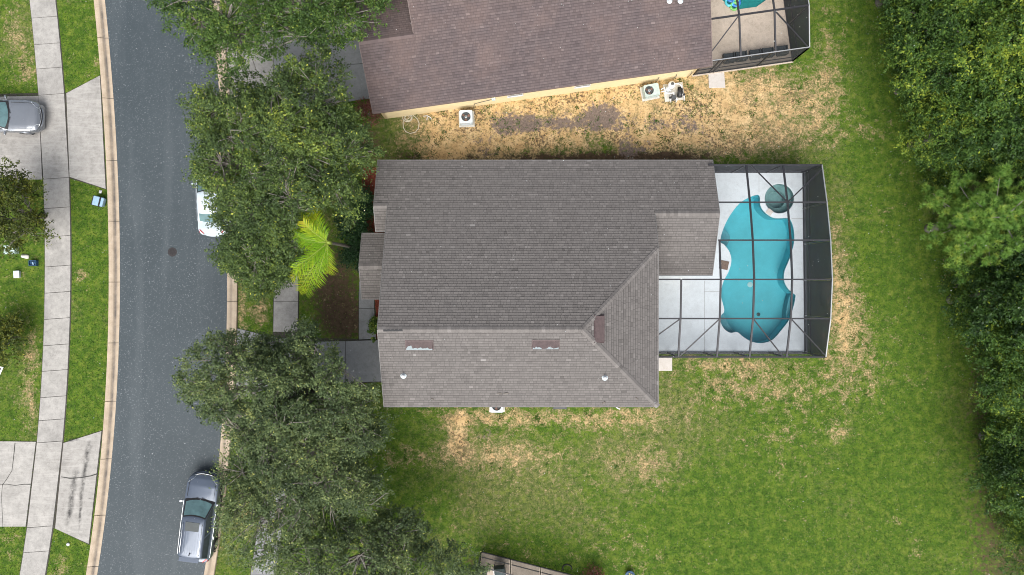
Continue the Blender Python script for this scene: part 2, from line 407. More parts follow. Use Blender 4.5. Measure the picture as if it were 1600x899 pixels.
M['carglass_dark'] = plain('dark_car_glass', (0.03, 0.042, 0.046), 0.15, 0, 0.4, var=0.2, scale=2.5)
M['suvpaint'] = plain('blue_grey_paint', (0.10, 0.125, 0.17), 0.25, 0.35, var=0.05, scale=1.5, coat=0.7)
M['silverpaint'] = plain('silver_paint', (0.26, 0.28, 0.31), 0.25, 0.6, var=0.05, scale=1.5, coat=0.7)
M['whitecar'] = plain('white_car_paint', (0.58, 0.66, 0.72), 0.3, 0.0, var=0.03, coat=0.6)
M['headlight'] = plain('headlight_lens', (0.62, 0.66, 0.70), 0.12, 0.2, 0.7, var=0.2, scale=14)
M['taillight'] = plain('taillight_lens', (0.35, 0.015, 0.015), 0.2, 0, 0.6, var=0.2)
M['frame'] = plain('bronze_frame', (0.036, 0.036, 0.042), 0.5, 0.3, var=0.15)
M['frame_edge'] = plain('pale_frame_edge', (0.36, 0.37, 0.38), 0.5, 0.3, var=0.1)
M['acgreen'] = plain('pale_green_enamel', (0.44, 0.53, 0.50), 0.45, 0, var=0.1)
M['acwhite'] = plain('pale_grey_enamel', (0.56, 0.62, 0.65), 0.45, 0, var=0.08)
M['coil'] = plain('condenser_coil', (0.085, 0.095, 0.10), 0.6, 0.3, var=0.3, scale=30)
M['fanbrown'] = plain('rusty_fan', (0.28, 0.15, 0.11), 0.6, 0.2, var=0.4, scale=10)
M['pvc'] = plain('white_pvc', (0.76, 0.76, 0.77), 0.4, var=0.06)
M['hose'] = plain('pale_hose', (0.62, 0.58, 0.47), 0.5, var=0.12)
M['iron'] = plain('cast_iron', (0.040, 0.036, 0.038), 0.75, 0.2, var=0.4, scale=16)
M['binblue'] = plain('pale_blue_plastic', (0.30, 0.46, 0.60), 0.45, var=0.12)
M['utility'] = plain('pale_utility_green', (0.55, 0.70, 0.68), 0.5, var=0.08)
M['stone'] = plain('pale_stone', (0.58, 0.56, 0.50), 0.8, var=0.15)
M['navy'] = plain('navy_plastic', (0.022, 0.075, 0.16), 0.5, var=0.35, scale=12)
M['matbrown'] = plain('brown_mat', (0.17, 0.125, 0.10), 0.9, var=0.2, scale=12)
M['wicker'] = plain('dark_wicker', (0.040, 0.050, 0.056), 0.7, var=0.4, scale=18)
M['lilac'] = plain('faded_lilac_cloth', (0.24, 0.20, 0.22), 0.9, var=0.25, scale=7)

def screen(name, alpha, c, worn=False):
    t = NT(name); t.base(c).set(0.8, 0, 0.2)
    tr = t.n.new('ShaderNodeBsdfTransparent'); mx = t.n.new('ShaderNodeMixShader')
    a = t.ramp(t.noise(1.2, 5, 0.65), [(0.3, max(0, alpha - 0.05)), (0.7, min(1, alpha + 0.05))])
    if worn: a = t.math('MULTIPLY', t.math('MULTIPLY', t.attr('wear'), t.ramp(t.noise(3.5, 7, 0.75), [(0.38, 0.0), (0.62, 1.0)])), 0.75)
    t.l.new(a, mx.inputs[0]); t.l.new(tr.outputs[0], mx.inputs[1]); t.l.new(t.p.outputs[0], mx.inputs[2])
    t.l.new(mx.outputs[0], t.out.inputs['Surface']); return t.m
M['screen_roof'] = screen('roof_insect_screen', 0.07, (0.05, 0.055, 0.065))
M['screen_wall'] = screen('wall_insect_screen', 0.92, (0.045, 0.048, 0.056))
M['screen_wall_s'] = screen('south_wall_screen', 0.5, (0.045, 0.048, 0.056))
M['screen_wall_n'] = screen('neighbour_wall_screen', 0.58, (0.045, 0.050, 0.055))
M['tyremark'] = screen('tyre_smudge', 0.32, (0.05, 0.05, 0.05), True)

M['rain'] = screen('rain_drops', 0.55, (0.75, 0.78, 0.8))

def water(name, tint, ripple):
    t = NT(name)
    tr = t.n.new('ShaderNodeBsdfTransparent'); tr.inputs[0].default_value = (*tint, 1)
    gl = t.n.new('ShaderNodeBsdfGlossy'); gl.inputs['Roughness'].default_value = 0.08
    fr = t.n.new('ShaderNodeFresnel'); fr.inputs['IOR'].default_value = 1.33
    mx = t.n.new('ShaderNodeMixShader')
    b = t.n.new('ShaderNodeBump'); b.inputs['Strength'].default_value = ripple; b.inputs['Distance'].default_value = 0.03
    t.l.new(t.math('ADD', t.noise(3.0, 4, 0.6), t.math('MULTIPLY', t.vor(2.2), 0.5)), b.inputs['Height'])
    t.l.new(b.outputs[0], gl.inputs['Normal']); t.l.new(b.outputs[0], fr.inputs['Normal'])
    t.l.new(fr.outputs[0], mx.inputs[0]); t.l.new(tr.outputs[0], mx.inputs[1]); t.l.new(gl.outputs[0], mx.inputs[2])
    t.l.new(mx.outputs[0], t.out.inputs['Surface']); return t.m
M['water'] = water('pool_water', (0.72, 0.94, 0.96), 0.25)
M['spawater'] = water('spa_water', (0.72, 0.88, 0.88), 0.25)
M['plaster'] = plain('pool_plaster', (0.18, 0.58, 0.66), 0.7, var=0.07, scale=0.8)
M['shelf'] = plain('pool_shelf_plaster', (0.17, 0.36, 0.42), 0.7, var=0.1, scale=3)
M['tile'] = plain('waterline_tile', (0.06, 0.26, 0.31), 0.35, var=0.25, scale=20)
M['spaplaster'] = plain('spa_plaster', (0.33, 0.43, 0.44), 0.7, var=0.2, scale=3)

# ================================================================== the setting
def curve(data, deg=3):
    d = np.array(data, float); return np.poly1d(np.polyfit(d[:, 0] / 900, d[:, 1], deg))
_cv = {
 'lk': curve([(0, 164.5), (118, 174), (225, 182.5), (337, 186.5), (450, 188), (537, 186), (675, 178), (899, 152)], 3),
 'rk': curve([(65, 336), (154, 343), (225, 348), (365, 354.5), (450, 355), (510, 355), (774, 335.5), (899, 319)], 3),
 'sw': curve([(0, 47), (146, 60), (225, 65.5), (280, 68.5), (337, 70.5), (450, 70), (562, 66.5), (675, 60), (822, 43), (899, 31)], 3)}
def cv(k, y): return float(_cv[k](y / 900.0))
def G(px, py): v = U(px, py); return (v.x, v.y)
EXCL = []                      # paved or built areas, where no grass grows
Y0, Y1 = -330, 1230

# road
ys = np.linspace(Y0, Y1, 60)
rp = [G(cv('lk', y) - 2, y) for y in ys] + [G(cv('rk', y) + 2, y) for y in ys[::-1]]
EXCL.append([G(cv('lk', y) - 17, y) for y in ys] + [G(cv('rk', y) + 17, y) for y in ys[::-1]])
n = len(ys); mb = MB()
L = [G(cv('lk', y) - 2, y) for y in ys]; R = [G(cv('rk', y) + 2, y) for y in ys]
cols = 7; V = []
for a, b in zip(L, R):
    for j in range(cols):
        t = j / (cols - 1); V.append((a[0] + (b[0] - a[0]) * t, a[1] + (b[1] - a[1]) * t, 0.012 + 0.05 * (1 - (2 * t - 1) ** 2)))
mb.add(V, [(i * cols + j, i * cols + j + 1, (i + 1) * cols + j + 1, (i + 1) * cols + j)[::-1] for i in range(n - 1) for j in range(cols - 1)])
tag(mb.obj('road', M['road'], smooth=True), kind='structure')

# kerbs: one bed each with its cast lengths
def kerb(name, key, sgn, joints):
    w = 16.6 / PPM
    bed = [G(cv(key, y) - sgn * 0.5, y) for y in ys], [G(cv(key, y) - sgn * 17, y) for y in ys]
    m = MB(); m.add([(*p, 0.008) for p in bed[0]] + [(*p, 0.008) for p in bed[1]], [(i, i + 1, n + i + 1, n + i) for i in range(n - 1)])
    ko = tag(m.obj(name, M['soil']), kind='structure')
    prof = [(0.0, 0.020, 0.0), (0.14, 0.028, 0.05), (0.26, 0.024, 0.35), (0.36, 0.022, 0.95), (0.46, 0.035, 0.75), (0.58, 0.085, 0.12), (0.75, 0.115, 0.0), (0.97, 0.12, 0.0), (1.0, 0.02, 0.0)]
    if sgn < 0: prof = [(a, b, c * 0.55) for a, b, c in prof]
    for j0, j1 in zip(joints[:-1], joints[1:]):
        yy = np.linspace(j0 + 0.45, j1 - 0.45, 7); V = []; D = []
        for y in yy:
            for t, z, d in prof:
                V.append((*G(cv(key, y) - sgn * 16.6 * t, y), z)); D.append(d)
        k = len(prof)
        F = [(i * k + j, i * k + j + 1, (i + 1) * k + j + 1, (i + 1) * k + j) for i in range(6) for j in range(k - 1)]
        F += [tuple(range(k)), tuple(6 * k + j for j in range(k - 1, -1, -1))]
        if sgn > 0: F = [f[::-1] for f in F]
        meshobj('kerb_length', V, F, M['kerb'], ko, False, {'dirt': D})
kerb('left_kerb', 'lk', 1, list(range(-310, 0, 92)) + [-34, 60, 154, 251, 346, 441, 536, 627, 717, 805, 885, 975, 1066, 1160])
kerb('right_kerb', 'rk', -1, [-300, -208, -116, -24, 66, 154, 246, 338, 390, 471, 563, 655, 747, 839, 930, 1020, 1110])

def slab(parent, pts, ztop=0.05, gap=0.014, mat='walk', name='paving_slab', excl=True, zoff=0.0):
    P = [G(*p) for p in pts]
    if excl: EXCL.append(P)
    Q = inset(P, gap); m = MB(); n_ = len(Q)
    rz = [random.uniform(-0.006, 0.006) for _ in Q]
    V = [(q.x, q.y, -0.04) for q in Q] + [(q.x, q.y, ztop + r) for q, r in zip(Q, rz)]
    m.add(V, [tuple(range(n_, 2 * n_))] + [(i, (i + 1) % n_, n_ + (i + 1) % n_, n_ + i) for i in range(n_)])
    return m.obj(name, M[mat], parent)
def bed(name, pts, z=0.006):
    P = [G(*p) for p in pts]; m = MB(); m.sheet(P, z)
    return tag(m.obj(name, M['soil']), kind='structure')

# left pavement
yl = np.linspace(Y0, Y1, 40)
lp = bed('left_pavement', [(cv('sw', y) - 1, y) for y in yl] + [(cv('sw', y) + 41.5, y) for y in yl[::-1]])
EXCL.append([G(cv('sw', y) - 1, y) for y in yl] + [G(cv('sw', y) + 41.5, y) for y in yl[::-1]])
J = list(range(-300, 20, 41)) + [27.5, 69, 107, 148]
def lslabs(J, mat='walk'):
    for a, b in zip(J[:-1], J[1:]):
        tl = 1.5
        slab(lp, [(cv('sw', a), a + tl), (cv('sw', a) + 40.5, a - tl), (cv('sw', b) + 40.5, b - tl), (cv('sw', b), b + tl)], mat=mat, excl=False)
lslabs(J); lslabs([148, 279], 'drive'); lslabs([279, 325, 369.5, 416, 457, 498, 539, 579, 620, 656, 690.5])
lslabs([690.5, 823], 'drive'); lslabs([823, 862, 903] + list(range(944, 1220, 41)))
# driveways across the street
d1 = bed('upper_left_driveway', [(-330, 152), (104, 145), (158, 117), (167, 297), (109, 279), (-330, 287)], 0.005)
slab(d1, [(104, 146), (157, 118), (166, 296), (109, 277)], mat='drive')
for a, b in ((64, -75), (-75, -200), (-200, -330)):
    q = lambda x: 0 if x < 0 else x
    slab(d1, [(a - (3 if a == 64 else 0), 150), (b, 153), (b, 284), (a + (3 if a == 64 else 0), 281)], mat='drive')
d2 = bed('lower_left_driveway', [(-330, 688), (58, 690), (98, 692), (161, 672), (140, 852), (86, 826), (42, 823), (-330, 824)], 0.005)
slab(d2, [(99.5, 692), (159.5, 673), (139.5, 850), (86.5, 826)], mat='drive')
for a, b in ((57, -80), (-80, -200), (-200, -330)):
    slab(d2, [(a, 690), (b, 688), (b, 823), (a - (16 if a == 57 else 0), 823)], mat='drive')
# cracks and tyre smudges on them
for par, pts, w in ((d2, [(24, 692), (22.5, 715), (20, 735), (11, 749), (5, 758), (3, 775), (5, 822)], 0.035),
                    (d2, [(0, 757), (12, 756), (25, 758), (38, 756), (49, 757)], 0.035),
                    (d2, [(96, 745), (110, 747), (128, 746), (143, 743), (153, 740)], 0.045),
                    (d2, [(140, 779), (149, 780), (150, 765)], 0.02)):
    path = [G(x + random.uniform(-.6, .6), y + random.uniform(-.6, .6)) for x, y in pts]
    ribbon_mb(path, [w * random.uniform(.5, 1.3) for _ in path], 0.060).obj('crack', M['crack'], par)
for pts, w in (([(120, 728), (114, 770), (106, 824)], [.30, .40, .30]), ([(142, 686), (136, 715), (128, 770), (124, 835)], [.35, .30, .25, .1]), ([(104, 690), (125, 684)], [.15, .3])):
    pth = [Vector(G(*q)) for q in pts]; fine = [pth[i].lerp(pth[i + 1], k / 6) for i in range(len(pth) - 1) for k in range(6)] + [pth[-1]]
    wd = np.interp(np.linspace(0, 1, len(fine)), np.linspace(0, 1, len(w)), w) * 1.25; A_, B_ = ribbon(fine, list(wd)); nn_ = len(fine)
    tw = np.minimum(1, np.minimum(np.arange(nn_), np.arange(nn_)[::-1]) / 2.0)
    meshobj('tyre_mark', [(q.x, q.y, .062) for q in A_] + [(q.x, q.y, .062) for q in fine] + [(q.x, q.y, .062) for q in B_], [(r * nn_ + i, (r + 1) * nn_ + i, (r + 1) * nn_ + i + 1, r * nn_ + i + 1) for r in (0, 1) for i in range(nn_ - 1)], M['tyremark'], d2, False, {'wear': [0.0] * nn_ + list(tw) + [0.0] * nn_})

# right pavement and drives
rb = lambda y: cv('rk', y) + 73
rpav = bed('right_pavement', [(rb(y) - 1, y) for y in yl] + [(rb(y) + 39.5, y) for y in yl[::-1]])
EXCL.append([G(rb(y) - 1, y) for y in yl] + [G(rb(y) + 39.5, y) for y in yl[::-1]])
JJ = list(range(-269, 60, 41)) + [None] + [176, 225, 266, 307, 348, 389, 430, 471, 519] + [None] + [611, 652, 693, 734, 775, 816, 857, 898, 939, 980, 1021, 1062, 1103, 1144, 1185]
for a, b in zip(JJ[:-1], JJ[1:]):
    if a is None or b is None: continue
    slab(rpav, [(rb(a), a), (rb(a) + 38.5, a), (rb(b) + 38.5, b), (rb(b), b)], mat='walk_dark' if a > 600 else 'walk', excl=False)
dn = bed('neighbour_driveway', [(353, 56), (600, 10), (612, 150), (358, 182)], 0.007)
slab(dn, [(354.5, 66), (428, 47), (428, 116), (358, 133)], mat='walk'); slab(dn, [(358, 133), (428, 116), (428, 172), (360, 181)], mat='walk')
slab(dn, [(428, 47), (510, 33), (510, 105), (428, 116)], mat='walk_dark'); slab(dn, [(428, 116), (510, 105), (510, 164), (428, 172)], mat='walk_dark')
slab(dn, [(510, 33), (600, 16), (605, 96), (510, 105)], mat='walk_dark'); slab(dn, [(510, 105), (605, 96), (611, 150), (510, 164)], mat='walk_dark')
dm = bed('house_driveway', [(370, 512), (427, 528), (612, 530), (612, 597), (427, 604), (368, 625)], 0.007)
slab(dm, [(370, 513), (428, 527), (428, 605), (369, 624)], mat='walk_dark')
slab(dm, [(428, 527), (467, 530), (467, 602), (428, 605)], mat='walk_dark')
slab(dm, [(467, 534), (540, 533), (540, 598), (467, 602)], mat='walk_dark'); slab(dm, [(540, 533), (612, 530.5), (612, 596), (540, 598)], mat='walk_dark')
fw = bed('front_walk', [(560, 458), (585.5, 458), (589, 531), (560, 532)], 0.007)
slab(fw, [(561, 440), (585, 440), (585, 482), (561, 482)], mat='walk_dark'); slab(fw, [(561, 482), (585, 482), (588, 530), (561, 531)], mat='walk_dark')

# mulch beds: lumpy strips with chips
def mulch(name, pts, mat, nchips=400):
    P = [G(*p) for p in pts]; EXCL.append(P)
    m = MB(); m.sheet(P, 0.03); o = tag(m.obj(name, M[mat]), kind='structure')
    P2 = np.array(P); lo, hi = P2.min(0), P2.max(0)
    q = RNG.uniform(lo, hi, (nchips * 3, 2)); q = q[inside(P, q[:, 0], q[:, 1])][:nchips]
    V = []; F = []
    for x, y in q:
        a = random.uniform(0, 6.28); l = random.uniform(.03, .09); w = random.uniform(.012, .03); z = .035 + random.uniform(0, .03); t = random.uniform(-.02, .02)
        c, s = math.cos(a), math.sin(a); k = len(V)
        V += [(x + c * l + s * w, y + s * l - c * w, z + t), (x + c * l - s * w, y + s * l + c * w, z + t), (x - c * l - s * w, y - s * l + c * w, z - t), (x - c * l + s * w, y - s * l - c * w, z - t)]
        F.append((k, k + 1, k + 2, k + 3))
    tag(meshobj('mulch_chips', V, F, M[mat], o), kind='stuff')
mulch('front_mulch_bed', [(567, 262), (592, 262), (606, 300), (606, 366), (574, 366), (566, 330)], 'mulch', 1200)
mulch('walk_mulch_bed', [(585.5, 452), (606, 452), (606, 530), (589.5, 530)], 'mulch', 500)

# manhole
mh = thing('manhole_cover', 'round dark cast iron manhole cover set in the asphalt road', 'manhole', U(269.5, 394, 0.05))
c = U(269.5, 394, 0.05)
MB().lathe([(0.27, 0.0), (0.27, 0.012), (0.24, 0.014)], c, 28).obj('ring', M['iron'], mh)
m = MB().lathe([(0.235, 0.0), (0.235, 0.017), (0.0001, 0.018)], c, 28)
for i in range(-3, 4):
    for j in range(-3, 4):
        if i * i + j * j < 10: m.box((c.x + i * .062, c.y + j * .062, c.z + .022), (.036, .036, .012))
m.obj('lid', M['iron'], mh)

# ------------------------------------------------------------------ ground sheet
DECK = dict(x0=7.2, x1=17.0, y0=-3.82, y1=6.72)
fx = np.arange(-32, 32.01, 0.16); fy = np.arange(-18.5, 18.51, 0.16)
xs = np.concatenate([[-900, -400, -150, -70, -45], fx, [45, 70, 150, 400, 900]]); yy_ = np.concatenate([[-900, -400, -150, -60, -30], fy, [30, 60, 150, 400, 900]])
X, Y = np.meshgrid(xs, yy_)
def fields(x, y):
    px, py = PX(x), PY(y)
    b = lambda cx, cy, rx, ry: np.exp(-((px - cx) / rx) ** 2 - ((py - cy) / ry) ** 2)
    sg = lambda v, c, w: 1 / (1 + np.exp(-(v - c) / w))
    wob = (fbm(x, y, 0.35) - 0.5)
    sand = 1.0 * sg(px, 640, 22) * sg(-px, -1190, 50) * sg(py, 95, 8) * sg(-py, -(236 + 60 * wob), 6)
    sand += 0.48 * b(1205, 165, 85, 60) + 0.30 * b(1280, 170, 45, 70) + 0.32 * b(1300, 60, 25, 50) + .08 * b(1360, 190, 60, 40)
    sand += 0.25 * b(1220, 225, 70, 25)
    sand += 0.45 * b(1140, 568, 120, 14) + 0.62 * b(1180, 605, 115, 36) + 0.46 * b(1330, 560, 48, 85) + 0.42 * b(1310, 400, 20, 110) + 0.34 * b(1325, 470, 40, 60) + .22 * b(1230, 680, 100, 30)
    sand += 0.72 * b(715, 680, 20, 42) + 0.55 * b(800, 652, 140, 18) + 0.40 * b(770, 710, 80, 22) + 0.42 * b(980, 654, 100, 22) + 0.36 * b(1010, 730, 60, 38) + 0.24 * b(900, 720, 170, 40)
    sand += 0.42 * b(640, 715, 60, 22) + 0.28 * b(980, 850, 60, 55) + 0.22 * b(830, 800, 150, 70)
    sand += 0.55 * b(25, 55, 25, 50) + 0.60 * b(45, 115, 22, 22) + 0.55 * b(45, 625, 14, 50) + 0.45 * b(50, 540, 16, 35) + 0.55 * b(95, 885, 14, 14) + 0.5 * b(128, 430, 14, 18) + 0.40 * b(20, 860, 20, 30) + .35 * b(150, 100, 10, 10)
    sand += 0.6 * b(377, 440, 8, 75) + 0.6 * b(408, 480, 14, 25) + 0.35 * b(385, 800, 30, 60)
    sand += 0.5 * b(1310, 675, 20, 16) + 0.30 * b(1365, 205, 26, 10) + 0.5 * b(1432, 862, 10, 18) + .45 * b(1400, 815, 10, 7) + .35 * b(1450, 260, 12, 12)
    sand -= 0.35 * b(845, 190, 30, 14)
    sand += 0.55 * wob
    dry = 0.22 + 1.5 * (fbm(x, y, 0.30, 5) - 0.5)
    dry += 0.45 * b(900, 800, 150, 90) + 0.25 * b(720, 760, 120, 60) + 0.40 * b(1300, 420, 70, 160) + 0.25 * b(1020, 690, 120, 60) + 0.35 * b(30, 600, 40, 120) + 0.30 * b(30, 70, 40, 80)
    dry += 0.35 * b(620, 220, 60, 40) + 0.25 * b(390, 820, 40, 80) + 0.3 * b(1180, 240, 120, 40) + 0.3 * b(1330, 130, 60, 120) + 0.2 * b(1480, 720, 60, 100)
    dry -= 0.45 * b(1200, 800, 180, 90) + 0.30 * b(1440, 600, 90, 120) + 0.40 * b(140, 60, 40, 90) + 0.35 * b(140, 560, 30, 130) + 0.4 * b(1380, 40, 40, 160) + 0.3 * b(1380, 400, 60, 160)
    dirt = 0.60 * b(520, 440, 60, 60) + 0.65 * b(540, 505, 40, 35) + 0.45 * b(570, 225, 40, 30) + 0.5 * b(565, 610, 40, 14) + 0.25 * b(30, 400, 30, 20)
    dirt += 0.55 * b(480, 690, 110, 130) + 0.45 * b(450, 280, 130, 150) + 0.60 * sg(px, 1500, 22) + 0.30 * sg(px, 1430, 25) * sg(-py, -330, 30) + 0.5 * b(735, 880, 14, 40)
    dirt += 0.75 * sg(px, 620, 20) * sg(-px, -1130, 20) * b(900, 246, 900, 12) + .30 * b(1050, 225, 110, 22)  # brown soil along the north eave, with the house's soft shadow painted in
    dead = 0.50 * b(870, 192, 85, 15) + 0.58 * b(940, 182, 32, 20) + 0.34 * b(800, 195, 36, 12) + .26 * b(740, 215, 90, 12) + .26 * b(1020, 195, 60, 12) + .3 * b(1100, 215, 60, 20) + 0.30 * b(1000, 232, 160, 14) + 1.7 * (fbm(x + 5, y, .55, 4) - .50) * sg(px, 700, 40) * sg(-px, -1180, 50) * sg(py, 165, 8) * sg(-py, -262, 6) + 0.4 * b(760, 680, 22, 14) + 0.25 * b(890, 745, 30, 16)
    return sand, dry, dirt, dead
fs = fields(X.ravel(), Y.ravel())
nx, ny = len(xs), len(yy_)
Zg = np.zeros(X.size) + np.where((np.abs(X) < 40).ravel(), 0.0, 0.0)
I = np.arange(nx * ny).reshape(ny, nx)
Fq = np.stack([I[:-1, :-1], I[:-1, 1:], I[1:, 1:], I[1:, :-1]], -1).reshape(-1, 4)
cx = X.ravel()[Fq].mean(1); cy = Y.ravel()[Fq].mean(1)
hole = (cx > DECK['x0'] + .4) & (cx < DECK['x1'] - .4) & (cy > DECK['y0'] + .4) & (cy < DECK['y1'] - .4)
go = meshobj('ground', np.stack([X.ravel(), Y.ravel(), Zg], 1), Fq[~hole], M['ground'], None, False,
             {'sand': fs[0], 'dry': fs[1], 'dirt': fs[2], 'dead': fs[3]})
tag(go, kind='structure')

# ================================================================== roofs
def clip_convex(poly, cl):
    """poly of (u, v, h); cl: convex list of (u, v), counter-clockwise"""
    out = poly; n_ = len(cl)
    for i in range(n_):
        ax, ay = cl[i]; bx, by = cl[(i + 1) % n_]; ex, ey = bx - ax, by - ay
        inp = out; out = []
        if not inp: return []
        side = [ex * (p[1] - ay) - ey * (p[0] - ax) for p in inp]
        for k in range(len(inp)):
            p, q, sp, sq = inp[k - 1], inp[k], side[k - 1], side[k]
            if (sp >= 0) != (sq >= 0):
                t = sp / (sp - sq); out.append(tuple(p[j] + (q[j] - p[j]) * t for j in range(3)))
            if sq >= 0: out.append(q)
    return out
def shingle_plane(poly3, acc, row=0.143, wmin=0.13, wmax=0.30, seed=0):
    rnd = random.Random(seed)
    P = [Vector(p) for p in poly3]
    nrm = (P[1] - P[0]).cross(P[2] - P[0]).normalized()
    if nrm.z < 0: P.reverse(); nrm = -nrm
    ua = Vector((0, 0, 1)).cross(nrm).normalized(); va = nrm.cross(ua).normalized()   # va runs up the slope
    o = P[0]
    cl = [((p - o).dot(ua), (p - o).dot(va)) for p in P]
    us = [c_[0] for c_ in cl]; vs_ = [c_[1] for c_ in cl]
    v = min(vs_) - 0.02; V, F, T, Bd = acc; r = 0
    while v < max(vs_):
        u = min(us) - rnd.uniform(0, .3)
        rowt = rnd.gauss(0, 0.035)
        while u < max(us):
            w = rnd.uniform(wmin, wmax); h1 = 0.020 + rnd.choice((0, 0, 0.007)) ; h0 = 0.006
            t = min(1, max(0, 0.45 + rowt + rnd.gauss(0, 0.11))); 
            if rnd.random() < 0.006: t = rnd.uniform(.75, .95)
            q = clip_convex([(u + .004, v, h1), (u + w - .004, v, h1), (u + w - .004, v + row + .02, h0), (u + .004, v + row + .02, h0)], cl)
            if len(q) >= 3:
                k = len(V)
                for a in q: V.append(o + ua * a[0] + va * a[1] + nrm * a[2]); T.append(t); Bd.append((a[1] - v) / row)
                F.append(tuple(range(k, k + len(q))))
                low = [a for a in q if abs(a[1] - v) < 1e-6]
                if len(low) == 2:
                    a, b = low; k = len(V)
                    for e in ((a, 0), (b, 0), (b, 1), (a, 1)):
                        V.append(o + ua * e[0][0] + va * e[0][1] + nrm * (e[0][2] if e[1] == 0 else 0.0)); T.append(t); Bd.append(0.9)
                    F.append((k, k + 3, k + 2, k + 1))
            u += w
        v += row; r += 1
def caps(a, b, acc, wid=0.30, step=0.20, side=0.15, p=0.458, seed=1, dz=(0, 0)):
    """overlapping ridge caps from a to b, folded over the ridge"""
    rnd = random.Random(seed); a, b = Vector(a), Vector(b); d = b - a; L = d.length; d.normalize()
    x = d.cross(Vector((0, 0, 1))).normalized(); V, F, T, Bd = acc; s = 0.0
    while s < L:
        e = min(L, s + step + .06); t = min(1, max(0, rnd.gauss(.55, .14))); k = len(V)
        for q, h in ((s, .048), (e, .030)):
            c_ = a + d * q
            V += [c_ - x * side + Vector((0, 0, h - side * dz[0])), c_ + Vector((0, 0, h + .012)), c_ + x * side + Vector((0, 0, h - side * dz[1]))]; T += [t] * 3; Bd += [0.0] * 3
        F += [(k, k + 1, k + 4, k + 3), (k + 1, k + 2, k + 5, k + 4), (k, k + 2, k + 1)]
        s += step
def wallstrip(mb_, pts, th=0.2, z0=-0.05, nrm=None):
    """upright wall with a varying top: pts = [(x, y, ztop)], nrm = outward direction"""
    nv = Vector((nrm[0], nrm[1], 0)).normalized() * -th
    for a, b in zip(pts[:-1], pts[1:]):
        A = [Vector((a[0], a[1], z0)), Vector((b[0], b[1], z0)), Vector((b[0], b[1], b[2])), Vector((a[0], a[1], a[2]))]
        B = [v + nv for v in A]
        mb_.add(A + B, [(0, 1, 2, 3), (7, 6, 5, 4), (0, 4, 5, 1), (1, 5, 6, 2), (2, 6, 7, 3), (3, 7, 4, 0)])

# ------------------------------------------------------------------ the house
p = 0.458; YN, ZN = 6.91, 2.60; YR = -2.05; ZR = ZN + p * (YN - YR); E_ = 4.06
XW, XWW, XR, XE, XEE = -6.56, -7.29, 3.44, 3.44 + E_, 10.90
YS = YR - E_; ZS = ZR - p * E_
zN = lambda y: ZN + p * (YN - y)
YWr, YWs = 4.31, 3.02; YEr, YEs = 3.89, 0.68
zWs = zN(YWr) - p * (YWr - YWs); zEs = zN(YEr) - p * (YEr - YEs)
PYr, PYn, PYs, PXw = 1.14, 2.93, -0.62, -8.13; PZe = 2.68; PZr = PZe + .458 * (PYn - PYr)
house = thing('house', 'grey shingled house with hip end roof between the screened pool and the street', 'house', (0, 0, 0))
slopes = {
 'n': [[(XW, YN, ZN), (XW, YR, ZR), (XR, YR, ZR), (XE, YR + E_, ZS), (XE, YN, ZN)]],
 'nw': [[(XWW, YN, ZN), (XWW, YWr, zN(YWr)), (XW, YWr, zN(YWr)), (XW, YN, ZN)]],
 'ne': [[(XE, YN, ZN), (XE, YEr, zN(YEr)), (XEE, YEr, zN(YEr)), (XEE, YN, ZN)]],
 's': [[(XW, YR, ZR), (XW, YS, ZS), (XE, YS, ZS), (XR, YR, ZR)]],
 'e': [[(XR, YR, ZR), (XE, YS, ZS), (XE, YR + E_, ZS)]],
 'ws': [[(XWW, YWr, zN(YWr)), (XWW, YWs, zWs), (XW, YWs, zWs), (XW, YWr, zN(YWr))]],
 'es': [[(XE, YEr, zN(YEr)), (XE, YEs, zEs), (XEE, YEs, zEs), (XEE, YEr, zN(YEr))]],
 'pn': [[(PXw, PYn, PZe), (PXw, PYr, PZr), (XW, PYr, PZr), (XW, PYn, PZe)]],
 'ps': [[(PXw, PYr, PZr), (PXw, PYs, PZe + p * (PYn - PYr) - p * (PYr - PYs)), (XW, PYs, PZe + p * (PYn - PYr) - p * (PYr - PYs)), (XW, PYr, PZr)]],
}
rm = MB(); acc = ([], [], [], [])
for i, (k, ps) in enumerate(slopes.items()):
    for q in ps:
        nn = (Vector(q[1]) - Vector(q[0])).cross(Vector(q[2]) - Vector(q[0]))
        rm.slab3(q if nn.z > 0 else q[::-1], 0.14); shingle_plane(q, acc, seed=i + 1)
roof = rm.obj('roof', M['felt'], house)
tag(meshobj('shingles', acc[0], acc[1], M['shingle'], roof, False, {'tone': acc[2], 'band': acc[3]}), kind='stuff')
acc = ([], [], [], [])
caps((XW, YR, ZR), (XR, YR, ZR), acc, dz=(p, p)); 
caps((XE, YS, ZS), (XR, YR, ZR), acc, side=.14, dz=(.32, .32), seed=2); caps((XE, YR + E_, ZS), (XR, YR, ZR), acc, side=.13, dz=(.32, .32), seed=3)
caps((XWW, YWr, zN(YWr)), (XW, YWr, zN(YWr)), acc, dz=(p, p), seed=4); caps((XE, YEr, zN(YEr)), (XEE, YEr, zN(YEr)), acc, dz=(p, p), seed=5)
caps((PXw, PYr, PZr), (XW, PYr, PZr), acc, dz=(p, p), seed=6)
tag(meshobj('ridge_caps', acc[0], acc[1], M['shingle'], roof, False, {'tone': acc[2], 'band': acc[3]}), kind='stuff')
